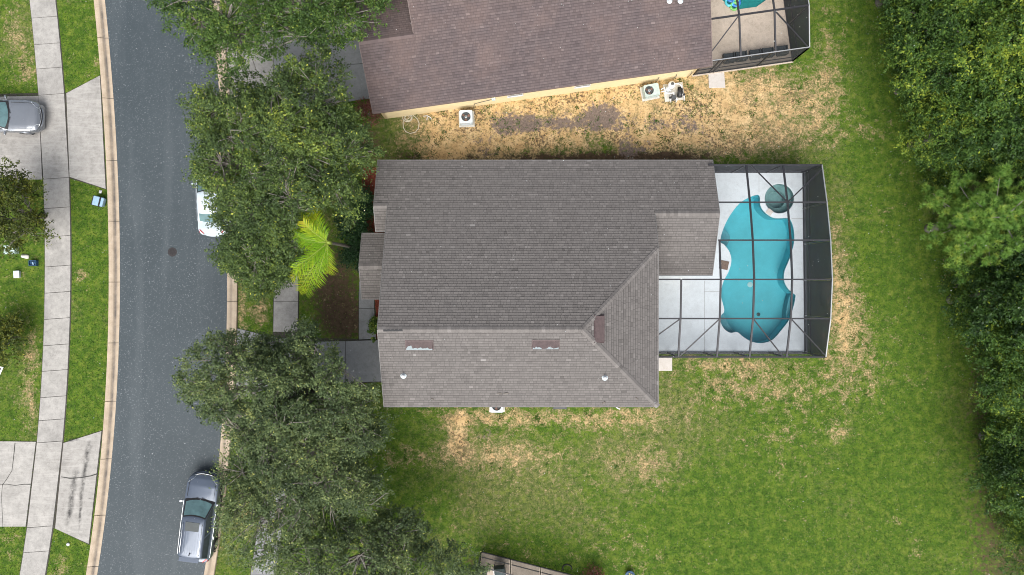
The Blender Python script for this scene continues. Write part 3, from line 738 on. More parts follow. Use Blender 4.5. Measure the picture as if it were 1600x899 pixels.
# drip edges along eaves and rakes
def edge(a, b, out, par, mat='fascia_grey', h=.17):
    a, b, o_ = Vector(a), Vector(b), Vector((*out, 0)).normalized() * .018
    MB().bar(a + o_ + Vector((0, 0, -.068)), b + o_ + Vector((0, 0, -.068)), .03, h).obj('fascia_board', M[mat], par)
edge((XWW, YN, ZN), (XEE, YN, ZN), (0, 1), house); edge((XW, YS, ZS), (XE, YS, ZS), (0, -1), house)
edge((XE, YS, ZS), (XE, YR + E_, ZS), (1, 0), house); edge((XE, YR + E_, ZS), (XE, YEr, zN(YEr)), (1, 0), house)
edge((XW, YS, ZS), (XW, YR, ZR), (-1, 0), house); edge((XW, YR, ZR), (XW, YWr, zN(YWr)), (-1, 0), house)
edge((XWW, YN, ZN), (XWW, YWr, zN(YWr)), (-1, 0), house); edge((XWW, YWr, zN(YWr)), (XWW, YWs, zWs), (-1, 0), house); edge((XWW, YWs, zWs), (XW, YWs, zWs), (0, -1), house)
edge((XEE, YN, ZN), (XEE, YEr, zN(YEr)), (1, 0), house); edge((XEE, YEr, zN(YEr)), (XEE, YEs, zEs), (1, 0), house); edge((XE, YEs, zEs), (XEE, YEs, zEs), (0, -1), house, 'black')
edge((PXw, PYn, PZe), (PXw, PYr, PZr), (-1, 0), house); edge((PXw, PYr, PZr), (PXw, PYs, slopes['ps'][0][1][2]), (-1, 0), house)
edge((PXw, PYn, PZe), (XW, PYn, PZe), (0, 1), house); edge((PXw, PYs, slopes['ps'][0][1][2]), (XW, PYs, slopes['ps'][0][1][2]), (0, -1), house)
# walls
wm = MB(); o = .33; t_ = .16
def zt(y, f): return f(y) - t_
xw, xww, xe, xee, yn, ysw = XW + o, XWW + o, XE - o, XEE - o, YN - o, YS + o
wallstrip(wm, [(xww, yn, zN(yn) - t_), (xee, yn, zN(yn) - t_)], nrm=(0, 1))
wallstrip(wm, [(xw, ysw, ZS + p * o - t_), (xe, ysw, ZS + p * o - t_)], nrm=(0, -1))
wallstrip(wm, [(xe, ysw, ZS + p * o - t_), (xe, YR + E_ - o, ZS + p * o - t_), (xe, YEr, zN(YEr) - t_)], nrm=(1, 0))
wallstrip(wm, [(xee, yn, zN(yn) - t_), (xee, YEr, zN(YEr) - t_), (xee, YEs + o, zEs + p * o - t_)], nrm=(1, 0))
wallstrip(wm, [(xe, YEs + o, zEs + p * o - t_), (xee, YEs + o, zEs + p * o - t_)], nrm=(0, -1))
wallstrip(wm, [(xw, ysw, ZS + p * o - t_), (xw, YR, ZR - t_), (xw, YWs + o, zN(YWs + o) - t_), (xw, yn, zN(yn) - t_)], nrm=(-1, 0))
wallstrip(wm, [(xww, yn, zN(yn) - t_), (xww, YWr, zN(YWr) - t_), (xww, YWs + o, zWs + p * o - t_)], nrm=(-1, 0))
wallstrip(wm, [(xww, YWs + o, zWs + p * o - t_), (xw, YWs + o, zWs + p * o - t_)], nrm=(0, -1))
wm.obj('wall', M['stucco'], house)
EXCL.append([(XWW + .3, YN - .3), (XEE, YN - .3), (XEE, YEs), (XE - .3, YEs), (XE - .3, YS + .3), (XW + .3, YS + .3)])
# porch: slab and posts, front door, garage door, windows
MB().prism([(PXw + .2, PYs + .1), (xw, PYs + .1), (xw, PYn - .1), (PXw + .2, PYn - .1)], -.05, .11).obj('porch_floor', M['walk_dark'], house)
EXCL.append([(PXw, PYs), (xw, PYs), (xw, PYn), (PXw, PYn)])
for y in (PYs + .3, PYn - .3):
    zt_ = (PZe + p * (PYn - PYr) - p * (PYr - PYs) if y < PYr else PZe) + p * .3 - .13
    MB().box((PXw + .4, y, (zt_ + .1) / 2), (.25, .25, zt_ - .1)).obj('porch_post', M['stucco'], house, bevel=.01)
dd = MB().box((xw - .03, .75, 1.14), (.06, 1.0, 2.06)).obj('front_door', M['brownmetal'], house, bevel=.01)
MB().box((xw - .08, .42, 1.05), (.05, .04, .16)).obj('door_handle', M['chrome'], dd)
gd = MB().box((xw - .03, -4.4, 1.1), (.06, 2.5, 2.2)).obj('garage_door', M['whitepaint'], house)
for i in range(4): MB().box((xw - .075, -4.4, .3 + i * .54), (.03, 2.44, .48)).obj('door_panel', M['whitepaint'], gd, bevel=.01)
def window(par, c, w, h, nrm, mat='glass'):
    ax = 0 if abs(nrm[0]) < .5 else 1; nv = Vector((nrm[0], nrm[1], 0))
    tang = Vector((-nrm[1], nrm[0], 0)); c = Vector(c); ang = math.atan2(tang.y, tang.x)
    wf = MB()
    for s_ in (-1, 1):
        wf.box(c + tang * s_ * w / 2 + nv * .03, (.06, .06, h + .06), ang); wf.box(c + Vector((0, 0, s_ * h / 2)) + nv * .03, (w - .06, .06, .06), ang)
    wf.box(c + nv * .03, (w - .06, .045, .04), ang)
    w_ = wf.obj('window', M['whitepaint'], par)
    MB().box(c + nv * .008, (w - .06, .012, h - .06), ang).obj('pane', M[mat], w_)
    MB().box(c + nv * .03 + Vector((0, 0, -h / 2 - .06)), (w + .08, .06, .05), ang).obj('sill', M['whitepaint'], w_)
for x in (-4.2, -.6, 3.2): window(house, (x, ysw, 1.6), 1.2, 1.2, (0, -1)); 
for x in (-4.2, 3.2): window(house, (x, ysw, 3.8), 1.0, .9, (0, -1))
for x in (-4.8, -1.0, 4.0): window(house, (x, yn, 1.55), 1.1, 1.1, (0, 1))
window(house, (xww, 5.2, 1.55), 1.2, 1.2, (-1, 0)); window(house, (xe, -1.8, 1.5), 2.0, 1.8, (1, 0)); window(house, (xee, 4.6, 1.4), 1.8, 1.9, (1, 0))
# roof vents
def zS(y): return ZR - p * (YR - y)
def off_ridge(cx, cy, w, d, axis, peel, label=None):
    """low sloping hood on the roof; axis 's' falls south, 'e' falls east"""
    down = Vector((0, -1, -p)) if axis == 's' else Vector((1, 0, -p)); down.normalize()
    side = Vector((1, 0, 0)) if axis == 's' else Vector((0, 1, 0)); nn = side.cross(down); nn = nn if nn.z > 0 else -nn
    z = zS(cy) if axis == 's' else ZR - p * (cx - XR)
    c_ = Vector((cx, cy, z)) + nn * .02
    A = [c_ + side * s_ * w / 2 + down * t * d / 2 + nn * h for t, h in ((-1, .02), (1, .17)) for s_ in (-1, 1)]
    B = [c_ + side * s_ * w / 2 + down * t * d / 2 for t in (-1, 1) for s_ in (-1, 1)]
    m_ = MB().add(A + B, [(0, 1, 3, 2), (4, 6, 7, 5), (0, 2, 6, 4), (1, 5, 7, 3), (2, 3, 7, 6), (0, 4, 5, 1)])
    v_ = m_.obj('roof_vent', M['brownmetal'], house)
    if label: v_['label'] = label
    MB().bar(c_ + side * (-w / 2 + .05) + down * (d / 2 + .012) + nn * .075, c_ + side * (w / 2 - .05) + down * (d / 2 + .012) + nn * .075, .03, .1, up=nn).obj('vent_opening', M['black'], v_)
    fl = MB().bar(c_ + side * (-w / 2 - .06) + nn * .012, c_ + side * (w / 2 + .06) + nn * .012, d + .14, .012, up=nn); fl.obj('flashing', M['brownmetal'], v_)
    if peel:   # peeled paint along the lower lip
        top = (A[2] - A[0]).normalized(); tn = side.cross(top); tn = tn if tn.z > 0 else -tn
        V = []; F = []; N_ = 16
        for i in range(N_ + 1):
            t = i / N_; b0 = A[2] + (A[3] - A[2]) * t + tn * .004
            hgt = d * (.08 + .30 * random.random()) * (1 if i > 3 or peel == 2 else 2.0) * (0.35 if peel == 2 and 5 < i < 9 else 1)
            V += [b0 - top * .01, b0 - top * min(d * .9, hgt)]
        F = [(2 * i, 2 * i + 2, 2 * i + 3, 2 * i + 1) for i in range(N_)]
        meshobj('peeled_paint', V, F, M['baremetal'], v_)
def on_s(px, py):
    y = YR - 1
    for _ in range(20): y = U(px, py, zS(y)).y
    return U(px, py, zS(y))
v = on_s(655.5, 539); off_ridge(v.x, v.y, 1.28, .40, 's', 1, 'brown roof vent with peeled pale paint along its lip')
v = on_s(852.5, 538); off_ridge(v.x, v.y, 1.26, .38, 's', 2)
xx = XR + .8
for _ in range(20): xx = U(935.5, 514, ZR - p * (xx - XR)).x
v = U(935.5, 514, ZR - p * (xx - XR)); off_ridge(v.x, v.y, 1.28, .44, 'e', 0)
for px_, py_ in ((630.5, 587), (945, 590)):
    v = on_s(px_, py_); vp = MB().tube([v + Vector((0, 0, -.1)), v + Vector((0, 0, .34))], .062, 14).obj('vent_pipe', M['pvc'], house, True)
    MB().lathe([(.16, 0), (.10, .05), (.075, .10)], v + Vector((0, 0, .03)), 16).obj('pipe_collar', M['acwhite'], vp)
# lifted strip of dark flashing at the gable end of the ridge, a few twigs on the shingles
MB().bar((XW + .28, YR - .05, ZR + .045), (XW + 1.22, YR - .03, ZR + .045), .10, .02).obj('ridge_flashing', M['black'], house)
for (a_, b_) in (((777, 615), (784, 615)), ((787, 615), (795, 615)), ((674, 623), (678, 625)), ((941, 631), (946, 628)), ((993, 621), (996, 624))):
    A_, B_ = on_s(*a_), on_s(*b_)
    tw = MB().tube([A_ + Vector((0, 0, .05)), (A_ + B_) / 2 + Vector((0, .03, .06)), B_ + Vector((0, 0, .05))], .022, 5).obj('fallen_twig', M['bark'])
    tag(tw, 'short dark fallen twig lying on the lighter shingle slope', 'twig', 'twigs fallen on the roof')

# ------------------------------------------------------------------ the neighbour's house (turned 8 degrees)
NA = math.radians(7.98); NO = U(583, 177, 2.6)
def NL(u, v, z=0.0):
    return Vector((NO.x + u * math.cos(NA) - v * math.sin(NA), NO.y + u * math.sin(NA) + v * math.cos(NA), z))
nd = lambda du, dv: (du * math.cos(NA) - dv * math.sin(NA), du * math.sin(NA) + dv * math.cos(NA))
nh = thing('neighbour_house', 'cream walled house with a purplish brown shingle roof beside the sandy strip', 'house', (0, 0, 0))
q_ = .41; LU = 18.6; WV = 3.42; RV = 7.6; ze = 2.6
rm = MB(); acc = ([], [], [], [])
nsl = [[(0, 0, ze), (2.9, 0, ze), (2.9, WV, ze + q_ * WV), (0, WV, ze + q_ * WV)],
       [(0, WV, ze + q_ * WV), (2.9, WV, ze + q_ * WV), (2.9, 2 * WV, ze), (0, 2 * WV, ze)],
       [(2.9, 0, ze), (LU, 0, ze), (LU, RV, ze + q_ * RV), (2.9, RV, ze + q_ * RV)],
       [(2.9, RV, ze + q_ * RV), (LU, RV, ze + q_ * RV), (LU, 2 * RV, ze), (2.9, 2 * RV, ze)]]
for i, s_ in enumerate(nsl):
    q = [NL(*a) for a in s_]; rm.slab3(q, .14); shingle_plane(q, acc, wmin=.12, wmax=.26, seed=20 + i)
nroof = rm.obj('roof', M['felt'], nh)
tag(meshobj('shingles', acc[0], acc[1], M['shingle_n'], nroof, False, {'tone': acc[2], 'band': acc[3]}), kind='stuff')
acc = ([], [], [], []); caps(NL(0, WV, ze + q_ * WV), NL(2.9, WV, ze + q_ * WV), acc, dz=(q_, q_)); caps(NL(2.9, RV, ze + q_ * RV), NL(LU, RV, ze + q_ * RV), acc, dz=(q_, q_))
tag(meshobj('ridge_caps', acc[0], acc[1], M['shingle_n'], nroof, False, {'tone': acc[2], 'band': acc[3]}), kind='stuff')
edge(NL(0, 0, ze), NL(LU, 0, ze), nd(0, -1), nh, 'fascia_n'); edge(NL(0, 0, ze), NL(0, WV, ze + q_ * WV), nd(-1, 0), nh, 'fascia_n')
edge(NL(LU, 0, ze), NL(LU, RV, ze + q_ * RV), nd(1, 0), nh, 'fascia_n'); edge(NL(0, WV, ze + q_ * WV), NL(0, 2 * WV, ze), nd(-1, 0), nh, 'fascia_n')
edge(NL(2.9, WV + .1, ze + q_ * WV), NL(2.9, RV, ze + q_ * RV), nd(-1, 0), nh, 'fascia_n')
wm = MB(); o1 = .24
def nws(pts, nrm):
    wallstrip(wm, [tuple(NL(*a)) for a in pts], nrm=nd(*nrm))
NWE = LU - .45
nws([(o1, o1, ze + q_ * o1 - .16), (NWE, o1, ze + q_ * o1 - .16)], (0, -1))
nws([(o1, o1, ze + q_ * o1 - .16), (o1, WV, ze + q_ * WV - .16), (o1, 2 * WV - o1, ze + q_ * o1 - .16)], (-1, 0))
nws([(3.2, WV, ze + q_ * WV - .16), (3.2, RV, ze + q_ * RV - .16), (3.2, 2 * RV - o1, ze + q_ * o1 - .16)], (-1, 0))
nws([(NWE, o1, ze + q_ * o1 - .16), (NWE, RV, ze + q_ * RV - .16), (NWE, 2 * RV - o1, ze + q_ * o1 - .16)], (1, 0))
nws([(o1, 2 * WV - o1, ze + q_ * o1 - .16), (3.2, 2 * WV - o1, ze + q_ * o1 - .16)], (0, 1)); nws([(3.2, 2 * RV - o1, ze + q_ * o1 - .16), (NWE, 2 * RV - o1, ze + q_ * o1 - .16)], (0, 1))
wm.obj('wall', M['stucco_n'], nh)
EXCL.append([tuple(NL(o1, o1))[:2], tuple(NL(LU, o1))[:2], tuple(NL(LU, 15))[:2], tuple(NL(o1, 15))[:2]])
ngd = MB(); a_ = math.atan2(*nd(1, 0)[::-1])
ngd.box(NL(o1 - .03, WV, 1.1), (.06, 4.6, 2.2), NA).obj('garage_door', M['whitepaint'], nh)
def nwin(px, w, z, h):
    u = (U(px, 150, z).x - NO.x) / math.cos(NA)
    for _ in range(8): u += (U(px, 150, z).x - NL(u, o1, 0).x) / math.cos(NA)
    window(nh, NL(u, o1, z), w, h, nd(0, -1), 'glass')
    return u
nwin(805, .85, 1.55, .85); nwin(910.5, .85, 1.55, .85)
for i, px_ in enumerate((1046, 1063)):
    v = U(px_, 2, 5.0)
    for _ in range(15):
        vv = -(v.x - NO.x) * math.sin(NA) + (v.y - NO.y) * math.cos(NA); v = U(px_, 2, ze + q_ * vv)
    vp = MB().tube([v + Vector((0, 0, -.1)), v + Vector((0, 0, .32))], .06, 12).obj('vent_pipe', M['pvc'], nh, True)
    MB().lathe([(.15, 0), (.09, .05), (.07, .09)], v + Vector((0, 0, .03)), 16).obj('pipe_collar', M['acwhite'], vp)

# ================================================================== pool, spa and deck
pool_px = [(1185, 305.7), (1170, 309), (1154, 319), (1138, 340), (1128, 362), (1125, 378), (1131, 383), (1139, 394), (1142, 408), (1138, 424), (1129, 442),
           (1126, 462), (1131, 485), (1126, 493), (1125, 502), (1130, 513), (1140, 520), (1151, 519), (1160, 526), (1174, 534), (1190, 536), (1206, 531), (1220, 516),
           (1232, 500), (1237, 486), (1242, 464), (1239, 459), (1230, 451), (1224, 438), (1225, 424), (1228, 416), (1235, 398), (1240, 376), (1239, 358),
           (1235, 346), (1230, 341.5), (1210, 341.5), (1200, 337), (1192, 330), (1187, 321)]
ZD = 0.10
pool = catmull([G(*q) for q in pool_px], 4)
ar = sum(pool[i].x * pool[(i + 1) % len(pool)].y - pool[(i + 1) % len(pool)].x * pool[i].y for i in range(len(pool)))
if ar < 0: pool.reverse()
sp = Vector(G(1217, 310.7)); SR = 0.87
spa = [Vector((sp.x + SR * math.cos(t), sp.y + SR * math.sin(t))) for t in np.linspace(0, 2 * math.pi, 40, endpoint=False)]
k_ = .011    # the cage stands a hair off square
def DX(x, y): return x - k_ * (y - 1.5)
outer = [(DX(DECK['x1'], DECK['y0']), DECK['y0']), (DX(DECK['x1'], DECK['y1']), DECK['y1']), (DECK['x0'], DECK['y1']), (DECK['x0'], DECK['y0'])]
EXCL.append(outer)
def sheet_holes(loops, z):
    L_ = [[Vector((q[0], q[1], 0)) for q in lp] for lp in loops]
    tr = tessellate_polygon(L_); fl = [q for lp in L_ for q in lp]
    F = []
    for t in tr:
        a, b, c_ = (fl[i] for i in t)
        F.append(t if (b - a).cross(c_ - a).z > 0 else t[::-1])
    return [(q.x, q.y, z) for q in fl], F
V, F = sheet_holes([outer, pool, spa], ZD)
m = MB().add(V, F); no = len(outer)
m.add([(q[0], q[1], ZD) for q in outer] + [(q[0], q[1], -.08) for q in outer], [(i, no + i, no + (i + 1) % no, (i + 1) % no) for i in range(no)])
deck = tag(m.obj('pool_deck', M['deck']), kind='structure')
# expansion joints
for a_, b_ in (((1100, 439), (1100, 552)), ((1100, 456), (1124, 456)), ((1185, 271), (1185, 304)), ((1236, 342), (1258, 342))):
    ribbon_mb([G(*a_), G(*b_)], .018, ZD + .004).obj('deck_joint', M['walk_dark'], deck)
def loop_walls(mb_, loop, z0, z1):
    n_ = len(loop); mb_.add([(q[0], q[1], z1) for q in loop] + [(q[0], q[1], z0) for q in loop], [(i, (i + 1) % n_, n_ + (i + 1) % n_, n_ + i)[::1] for i in range(n_)])
po = thing('swimming_pool', 'freeform teal swimming pool under the dark framed screen cage', 'pool', (*sp[:], 0))
po.location = (pool[0].x, pool[0].y, 0)
m = MB(); loop_walls(m, pool, -1.05, ZD); V, F = sheet_holes([pool], -1.0); m.add(V, F); m.obj('basin', M['plaster'], po)
V, F = sheet_holes([pool], -0.03); MB().add(V, F).obj('water', M['water'], po)
# seat shelves in the side lobes
def shelf(pts, z, nm):
    Q = catmull([G(*q) for q in pts], 5); m_ = MB(); V_, F_ = sheet_holes([Q], z); m_.add(V_, F_); loop_walls(m_, Q, -1.0, z); m_.obj(nm, M['shelf'], po)
shelf([(1131, 484), (1126, 493), (1125, 502), (1130, 513), (1140, 520), (1151, 519.5), (1143, 510), (1136, 497)], -.35, 'seat_shelf')
shelf([(1239, 459), (1242, 464), (1237, 486), (1232, 500), (1233, 480)], -.35, 'seat_shelf')
shelf([(1125, 378), (1128, 362), (1132, 353), (1146, 368), (1140, 384), (1131, 384)], -.7, 'entry_step')
tile = MB()
for i in range(len(pool)):
    a, b = pool[i], pool[(i + 1) % len(pool)]; nn = Vector((-(b - a).y, (b - a).x)).normalized() * .01
    tile.add([(a.x + nn.x, a.y + nn.y, -.12), (b.x + nn.x, b.y + nn.y, -.12), (b.x + nn.x, b.y + nn.y, .06), (a.x + nn.x, a.y + nn.y, .06)], [(0, 1, 2, 3)])
tile.obj('waterline_tile', M['tile'], po)
dr = U(1185, 491.5, -.99); MB().lathe([(.11, 0), (.11, .015), (.0001, .02)], (dr.x, dr.y, -.995), 18).obj('drain', M['darkgrey'], po)
dr = U(1172, 445, -.99); MB().lathe([(.16, 0), (.15, .015), (.0001, .02)], (dr.x, dr.y, -.995), 18).obj('drain', M['whitepaint'], po)
so = thing('spa', 'round grey green spa tub set beside the freeform pool', 'spa', (sp.x, sp.y, 0))
m = MB(); loop_walls(m, spa, -.95, ZD + .0); V, F = sheet_holes([spa], -.92); m.add(V, F); m.obj('basin', M['spaplaster'], so)
ring = [Vector((sp.x + (SR - .36) * math.cos(t), sp.y + (SR - .36) * math.sin(t))) for t in np.linspace(0, 2 * math.pi, 40, endpoint=False)]
V, F = sheet_holes([spa, ring], -.42); m = MB().add(V, F); loop_walls(m, ring, -.92, -.42); m.obj('bench', M['spaplaster'], so)
V, F = sheet_holes([spa], -.01); MB().add(V, F).obj('water', M['spawater'], so)
m = MB()
for t0, t1 in ((0, 6.2832),):
    N_ = 48; A_ = []
    for i in range(N_):
        t = i / N_ * 2 * math.pi
        for r_, z_ in ((SR - .03, ZD - .04), (SR - .012, ZD + .004), (SR + .02, ZD + .006), (SR + .22, ZD + .006), (SR + .24, ZD + .001)): A_.append((sp.x + r_ * math.cos(t), sp.y + r_ * math.sin(t), z_))
    m.add(A_, [(i * 5 + j, ((i + 1) % N_) * 5 + j, ((i + 1) % N_) * 5 + j + 1, i * 5 + j + 1)[::-1] for i in range(N_) for j in range(4)])
m.obj('coping', M['deck'], so, True)
sv = Vector(G(1199.5, 334)); d_ = (sv - sp).normalized(); an = math.atan2(d_.y, d_.x)
MB().box((sp.x + d_.x * (SR + .11), sp.y + d_.y * (SR + .11), ZD + .03), (.32, .34, .03), an).obj('spillway', M['pad'], so, bevel=.01)
mt = tag(MB().box((*G(1130.5, 414.5), ZD + .015), (.50, .50, .022), math.radians(-12)).obj('bath_mat', M['matbrown'], bevel=.008), 'small brown square mat lying on the deck by the pool', 'mat')

# ================================================================== screen cages
def cage_beam(par, a, b, w=.085, h=.10, mat='frame', name='roof_beam'):
    return MB().bar(a, b, w, h).obj(name, M[mat], par)
def panel(par, pts, mat, name):
    return meshobj(name, pts, [tuple(range(len(pts)))], M[mat], par)
cage = thing('pool_cage', 'dark framed mesh screen cage over the freeform pool', 'screen cage', (12.0, 1.5, 0))
ZR_ = {0: 2.75, 1: 3.32, 2: 3.72, 3: 3.88, 4: 3.62, 5: 2.95}          # heights of the rows, north to south
YRW = [6.64] + [U(1178, py, ZR_[i]).y for i, py in ((1, 316.3), (2, 375.5), (3, 436.8), (4, 498))] + [-3.74]
XEW = 16.84
xA, xB, xC, xD = 8.90, 10.98, 12.74, 14.74
def CP(x, i, dz=0.0): return Vector((DX(x, YRW[i]), YRW[i], ZR_[i] + dz))
xstart = {0: 10.72, 1: 10.72, 2: 10.72, 3: 7.36, 4: 7.36, 5: 7.36}
for i in range(6):
    xs_ = [xstart[i]] + [x for x in (xA, xB, xC, xD) if x > xstart[i] + .4] + [XEW]
    if i in (1, 2): xs_ = [10.92] + [xC, xD, XEW]
    for a_, b_ in zip(xs_[:-1], xs_[1:]):
        g_ = .05
        cage_beam(cage, CP(a_ + (g_ if a_ > 11 or a_ in (xA, xB) else 0), i), CP(b_ - (g_ if b_ < XEW else .06), i), .075 if i not in (0, 5) else .09)
for x, i0 in ((xA, 3), (xB, 2), (xC, 0), (xD, 0)):
    for i in range(i0, 5): cage_beam(cage, CP(x, i), CP(x, i + 1), .085, .11)
for a_, b_ in (((xA, 4), (7.4, 4.55)), ((xB, 4), (xA + .04, 5)), ((xC, 4), (xD - .18, 5)), ((xD, 4), (XEW - .05, 4.95)), ((xC + .25, 0), (xD, 1)), ((xD, 1), (XEW - .05, .12))):
    def ip(x, t):
        i = min(int(t), 4); f = t - i; return CP(x, i) * (1 - f) + CP(x, i + 1) * f + Vector((0, 0, .012))
    cage_beam(cage, ip(*a_), ip(*b_), .06, .06, name='brace')
# roof panels
grid = {0: [(10.92, xC), (xC, xD), (xD, XEW)], 1: [(10.92, xC), (xC, xD), (xD, XEW)], 2: [(10.98, xC), (xC, xD), (xD, XEW)],
        3: [(7.36, xA), (xA, xB), (xB, xC), (xC, xD), (xD, XEW)], 4: [(7.36, xA), (xA, xB), (xB, xC), (xC, xD), (xD, XEW)]}
for i, cells in grid.items():
    for a_, b_ in cells:
        panel(cage, [CP(a_, i), CP(a_, i + 1), CP(b_, i + 1), CP(b_, i)], 'screen_roof', 'roof_screen')
# outer walls: posts, rails, panels
def wall_bays(par, tops, mat, base=ZD, rail=True, edge_mat='frame_edge', post=.07):
    """tops: list of top points along a wall"""
    for i, tp in enumerate(tops):
        MB().bar((tp.x, tp.y, base), (tp.x, tp.y, tp.z + .05), post, post, up=(0, 1, 0)).obj('post', M['frame'], par)
    for a_, b_ in zip(tops[:-1], tops[1:]):
        d = (b_ - a_).normalized() * .05; d.z = 0
        A0, B0 = Vector((a_.x, a_.y, base)) + d, Vector((b_.x, b_.y, base)) - d
        panel(par, [A0, B0, b_ - d, a_ + d], mat, 'wall_screen')
        MB().bar(A0 + Vector((0, 0, .05)), B0 + Vector((0, 0, .05)), .05, .09).obj('bottom_rail', M['frame'], par)
        if rail: MB().bar(A0 + Vector((0, 0, .85)), B0 + Vector((0, 0, .85)), .045, .05).obj('chair_rail', M['frame'], par)
        MB().bar(a_ + Vector((0, 0, .04)), b_ + Vector((0, 0, .04)), .05, .045).obj('top_rail', M[edge_mat], par)
wall_bays(cage, [CP(XEW, i) for i in range(6)], 'screen_wall')
wall_bays(cage, [CP(10.72, 0), CP(xC, 0), CP(xD, 0), CP(XEW - .1, 0)], 'screen_wall', edge_mat='frame')
wall_bays(cage, [CP(7.4, 5), CP(xA, 5), CP(xB, 5), CP(xC, 5), CP(xD, 5), CP(XEW - .1, 5)], 'screen_wall_s', edge_mat='frame')
# concrete pad outside the cage door, small white cap by the corner
padm = MB().prism([q for q in inset([G(1027, 559), G(1050, 558.5), G(1050, 579.5), G(1027.5, 579.5)], 0)], -.05, .06)
tag(padm.obj('concrete_pad', M['pad'], bevel=.012), 'small white square concrete pad at the corner of the grey house', 'concrete pad')
tag(MB().box((*G(1273, 557.5), .05), (.30, .10, .10)).obj('drain_cap', M['pvc'], bevel=.02), 'tiny white drain end below the cage corner on sandy grass', 'drain')

# neighbour's cage, deck and pool
def NG(px, py, z=0): 
    w = U(px, py, z); dx, dy = w.x - NO.x, w.y - NO.y
    return dx * math.cos(NA) + dy * math.sin(NA), -dx * math.sin(NA) + dy * math.cos(NA)
u0, v0 = NG(1106, 114.5); u1, v1 = NG(1237, 96.6)
v0 = (v0 + v1) / 2; u0 = NWE; VE = 7.5
ncage = thing('neighbour_pool_cage', 'dark framed screen cage on the tan deck of the cream walled house', 'screen cage', NL(u0 + 2.5, 3))
npx = [NG(1126, 0), NG(1147, 16.5), NG(1181, 12), NG(1198, 0)]
npool = [NL(a, b) for a, b in (npx[0], npx[1], npx[2], npx[3])] + [NL(npx[3][0] + .6, 6.6), NL(npx[0][0] - .6, 6.6)]
npool = [Vector((a.x, a.y)) for a in npool]
out_ = [NL(u0, v0 - .08), NL(u1 + .05, v0 - .08), NL(u1 + .05, VE + .1), NL(u0, VE + .1)]
EXCL.append([tuple(a)[:2] for a in out_])
V, F = sheet_holes([out_, npool], ZD); m = MB().add(V, F)
m.add([(q.x, q.y, ZD) for q in out_] + [(q.x, q.y, -.08) for q in out_], [(i, 4 + i, 4 + (i + 1) % 4, (i + 1) % 4) for i in range(4)])
ndeck = tag(m.obj('neighbour_pool_deck', M['deck_tan']), kind='structure')
npo = thing('neighbour_pool', 'angular teal pool in the tan deck beside the brown roof', 'pool', (npool[0].x, npool[0].y, 0))
m = MB(); V, F = sheet_holes([npool], .03); m.add(V, F); loop_walls(m, npool, .02, ZD + .0); m.obj('basin', plain('neighbour_pool_plaster', (0.02, 0.30, 0.28), 0.6, var=.08), npo)
V, F = sheet_holes([npool], .07); MB().add(V, F).obj('water', M['water'], npo)
# float of bright rings on that water
fl_ = thing('pool_float', 'blue and lime inflatable float drifting on the angular teal pool', 'pool float', U(1147, 5, .12))
fm1 = plain('float_blue', (0.05, 0.22, 0.62), .3, var=.5, scale=5); fm2 = plain('float_lime', (0.22, 0.62, 0.16), .3, var=.5, scale=5); fm3 = plain('float_aqua', (0.12, 0.62, 0.72), .3, var=.3, scale=5)
for i, (px_, py_, r_, mm) in enumerate(((1140, 3, .23, fm3), (1147, 10, .20, fm2), (1150, 4, .22, fm1), (1142, -3, .2, fm1), (1151, -4, .2, fm2))):
    c_ = U(px_, py_, .14)
    MB().tube([(c_.x + r_ * math.cos(t), c_.y + r_ * math.sin(t), .15) for t in np.linspace(0, 2 * math.pi, 17)], .075, 8, False).obj('inflated_ring', mm, fl_, True)
ZE, ZM = 2.55, 3.2
vM = NG(1153, 24, ZM)[1]
uC1 = NG(1155, 24, ZM)[0]; uC2 = NG(1210, 15, ZM)[0]
ub = [u0, uC1, uC2, u1]
def NC(u, r): return NL(u, (v0, vM, VE)[r], (ZE, ZM, ZM)[r])
for r in (0, 1, 2):
    for a_, b_ in zip(ub[:-1], ub[1:]): cage_beam(ncage, NC(a_ + .05, r), NC(b_ - .05, r))
for u in ub[1:3]:
    for r in (0, 1): cage_beam(ncage, NC(u, r), NC(u, r + 1))
cage_beam(ncage, NC(uC1, 1), NC(u0 + .05, 0), .06, .06, name='brace'); cage_beam(ncage, NC(uC2, 1), NC(u1 - .05, 0), .06, .06, name='brace')
for r in (0, 1):
    for a_, b_ in zip(ub[:-1], ub[1:]): panel(ncage, [NC(a_, r), NC(b_, r), NC(b_, r + 1), NC(a_, r + 1)], 'screen_roof', 'roof_screen')
wall_bays(ncage, [NC(u, 0) for u in (u0 + .1, u0 + 1.0, u0 + 1.25, uC2 - .2, u1)], 'screen_wall_n')
wall_bays(ncage, [NC(u1, 0) + Vector((0, 0, .0)), NC(u1, 1), NC(u1, 2)], 'screen_wall')
# row of low dark wicker seats inside the cage, against the screen
for i, px_ in enumerate((1138.5, 1158, 1180.5, 1200.5, 1223)):
    uu = NG(px_, 80, .5)[0]; b0 = NL(uu, v0 + .62, ZD); ww = .58
    st = thing('armchair', 'low dark wicker armchair in the row along the tan deck screen', 'armchair', b0, 'wicker seats along the screen')
    MB().box(b0 + Vector((0, 0, .22)), (ww, .52, .20), NA + random.uniform(-.06, .06)).obj('cushion', M['wicker'], st, bevel=.05)
    MB().box(b0 + Vector((nd(0, -.24)[0], nd(0, -.24)[1], .36)), (ww, .12, .48), NA).obj('backrest', M['wicker'], st, bevel=.04)
    for s1 in (-1, 1):
        for s2 in (-1, 1):
            q = nd(s1 * (ww / 2 - .05), s2 * .2); MB().box(b0 + Vector((q[0], q[1], .06)), (.05, .05, .12), NA).obj('leg', M['darkgrey'], st)
        q = nd(s1 * (ww / 2), 0); MB().box(b0 + Vector((q[0], q[1], .30)), (.07, .5, .30), NA).obj('armrest', M['wicker'], st, bevel=.03)
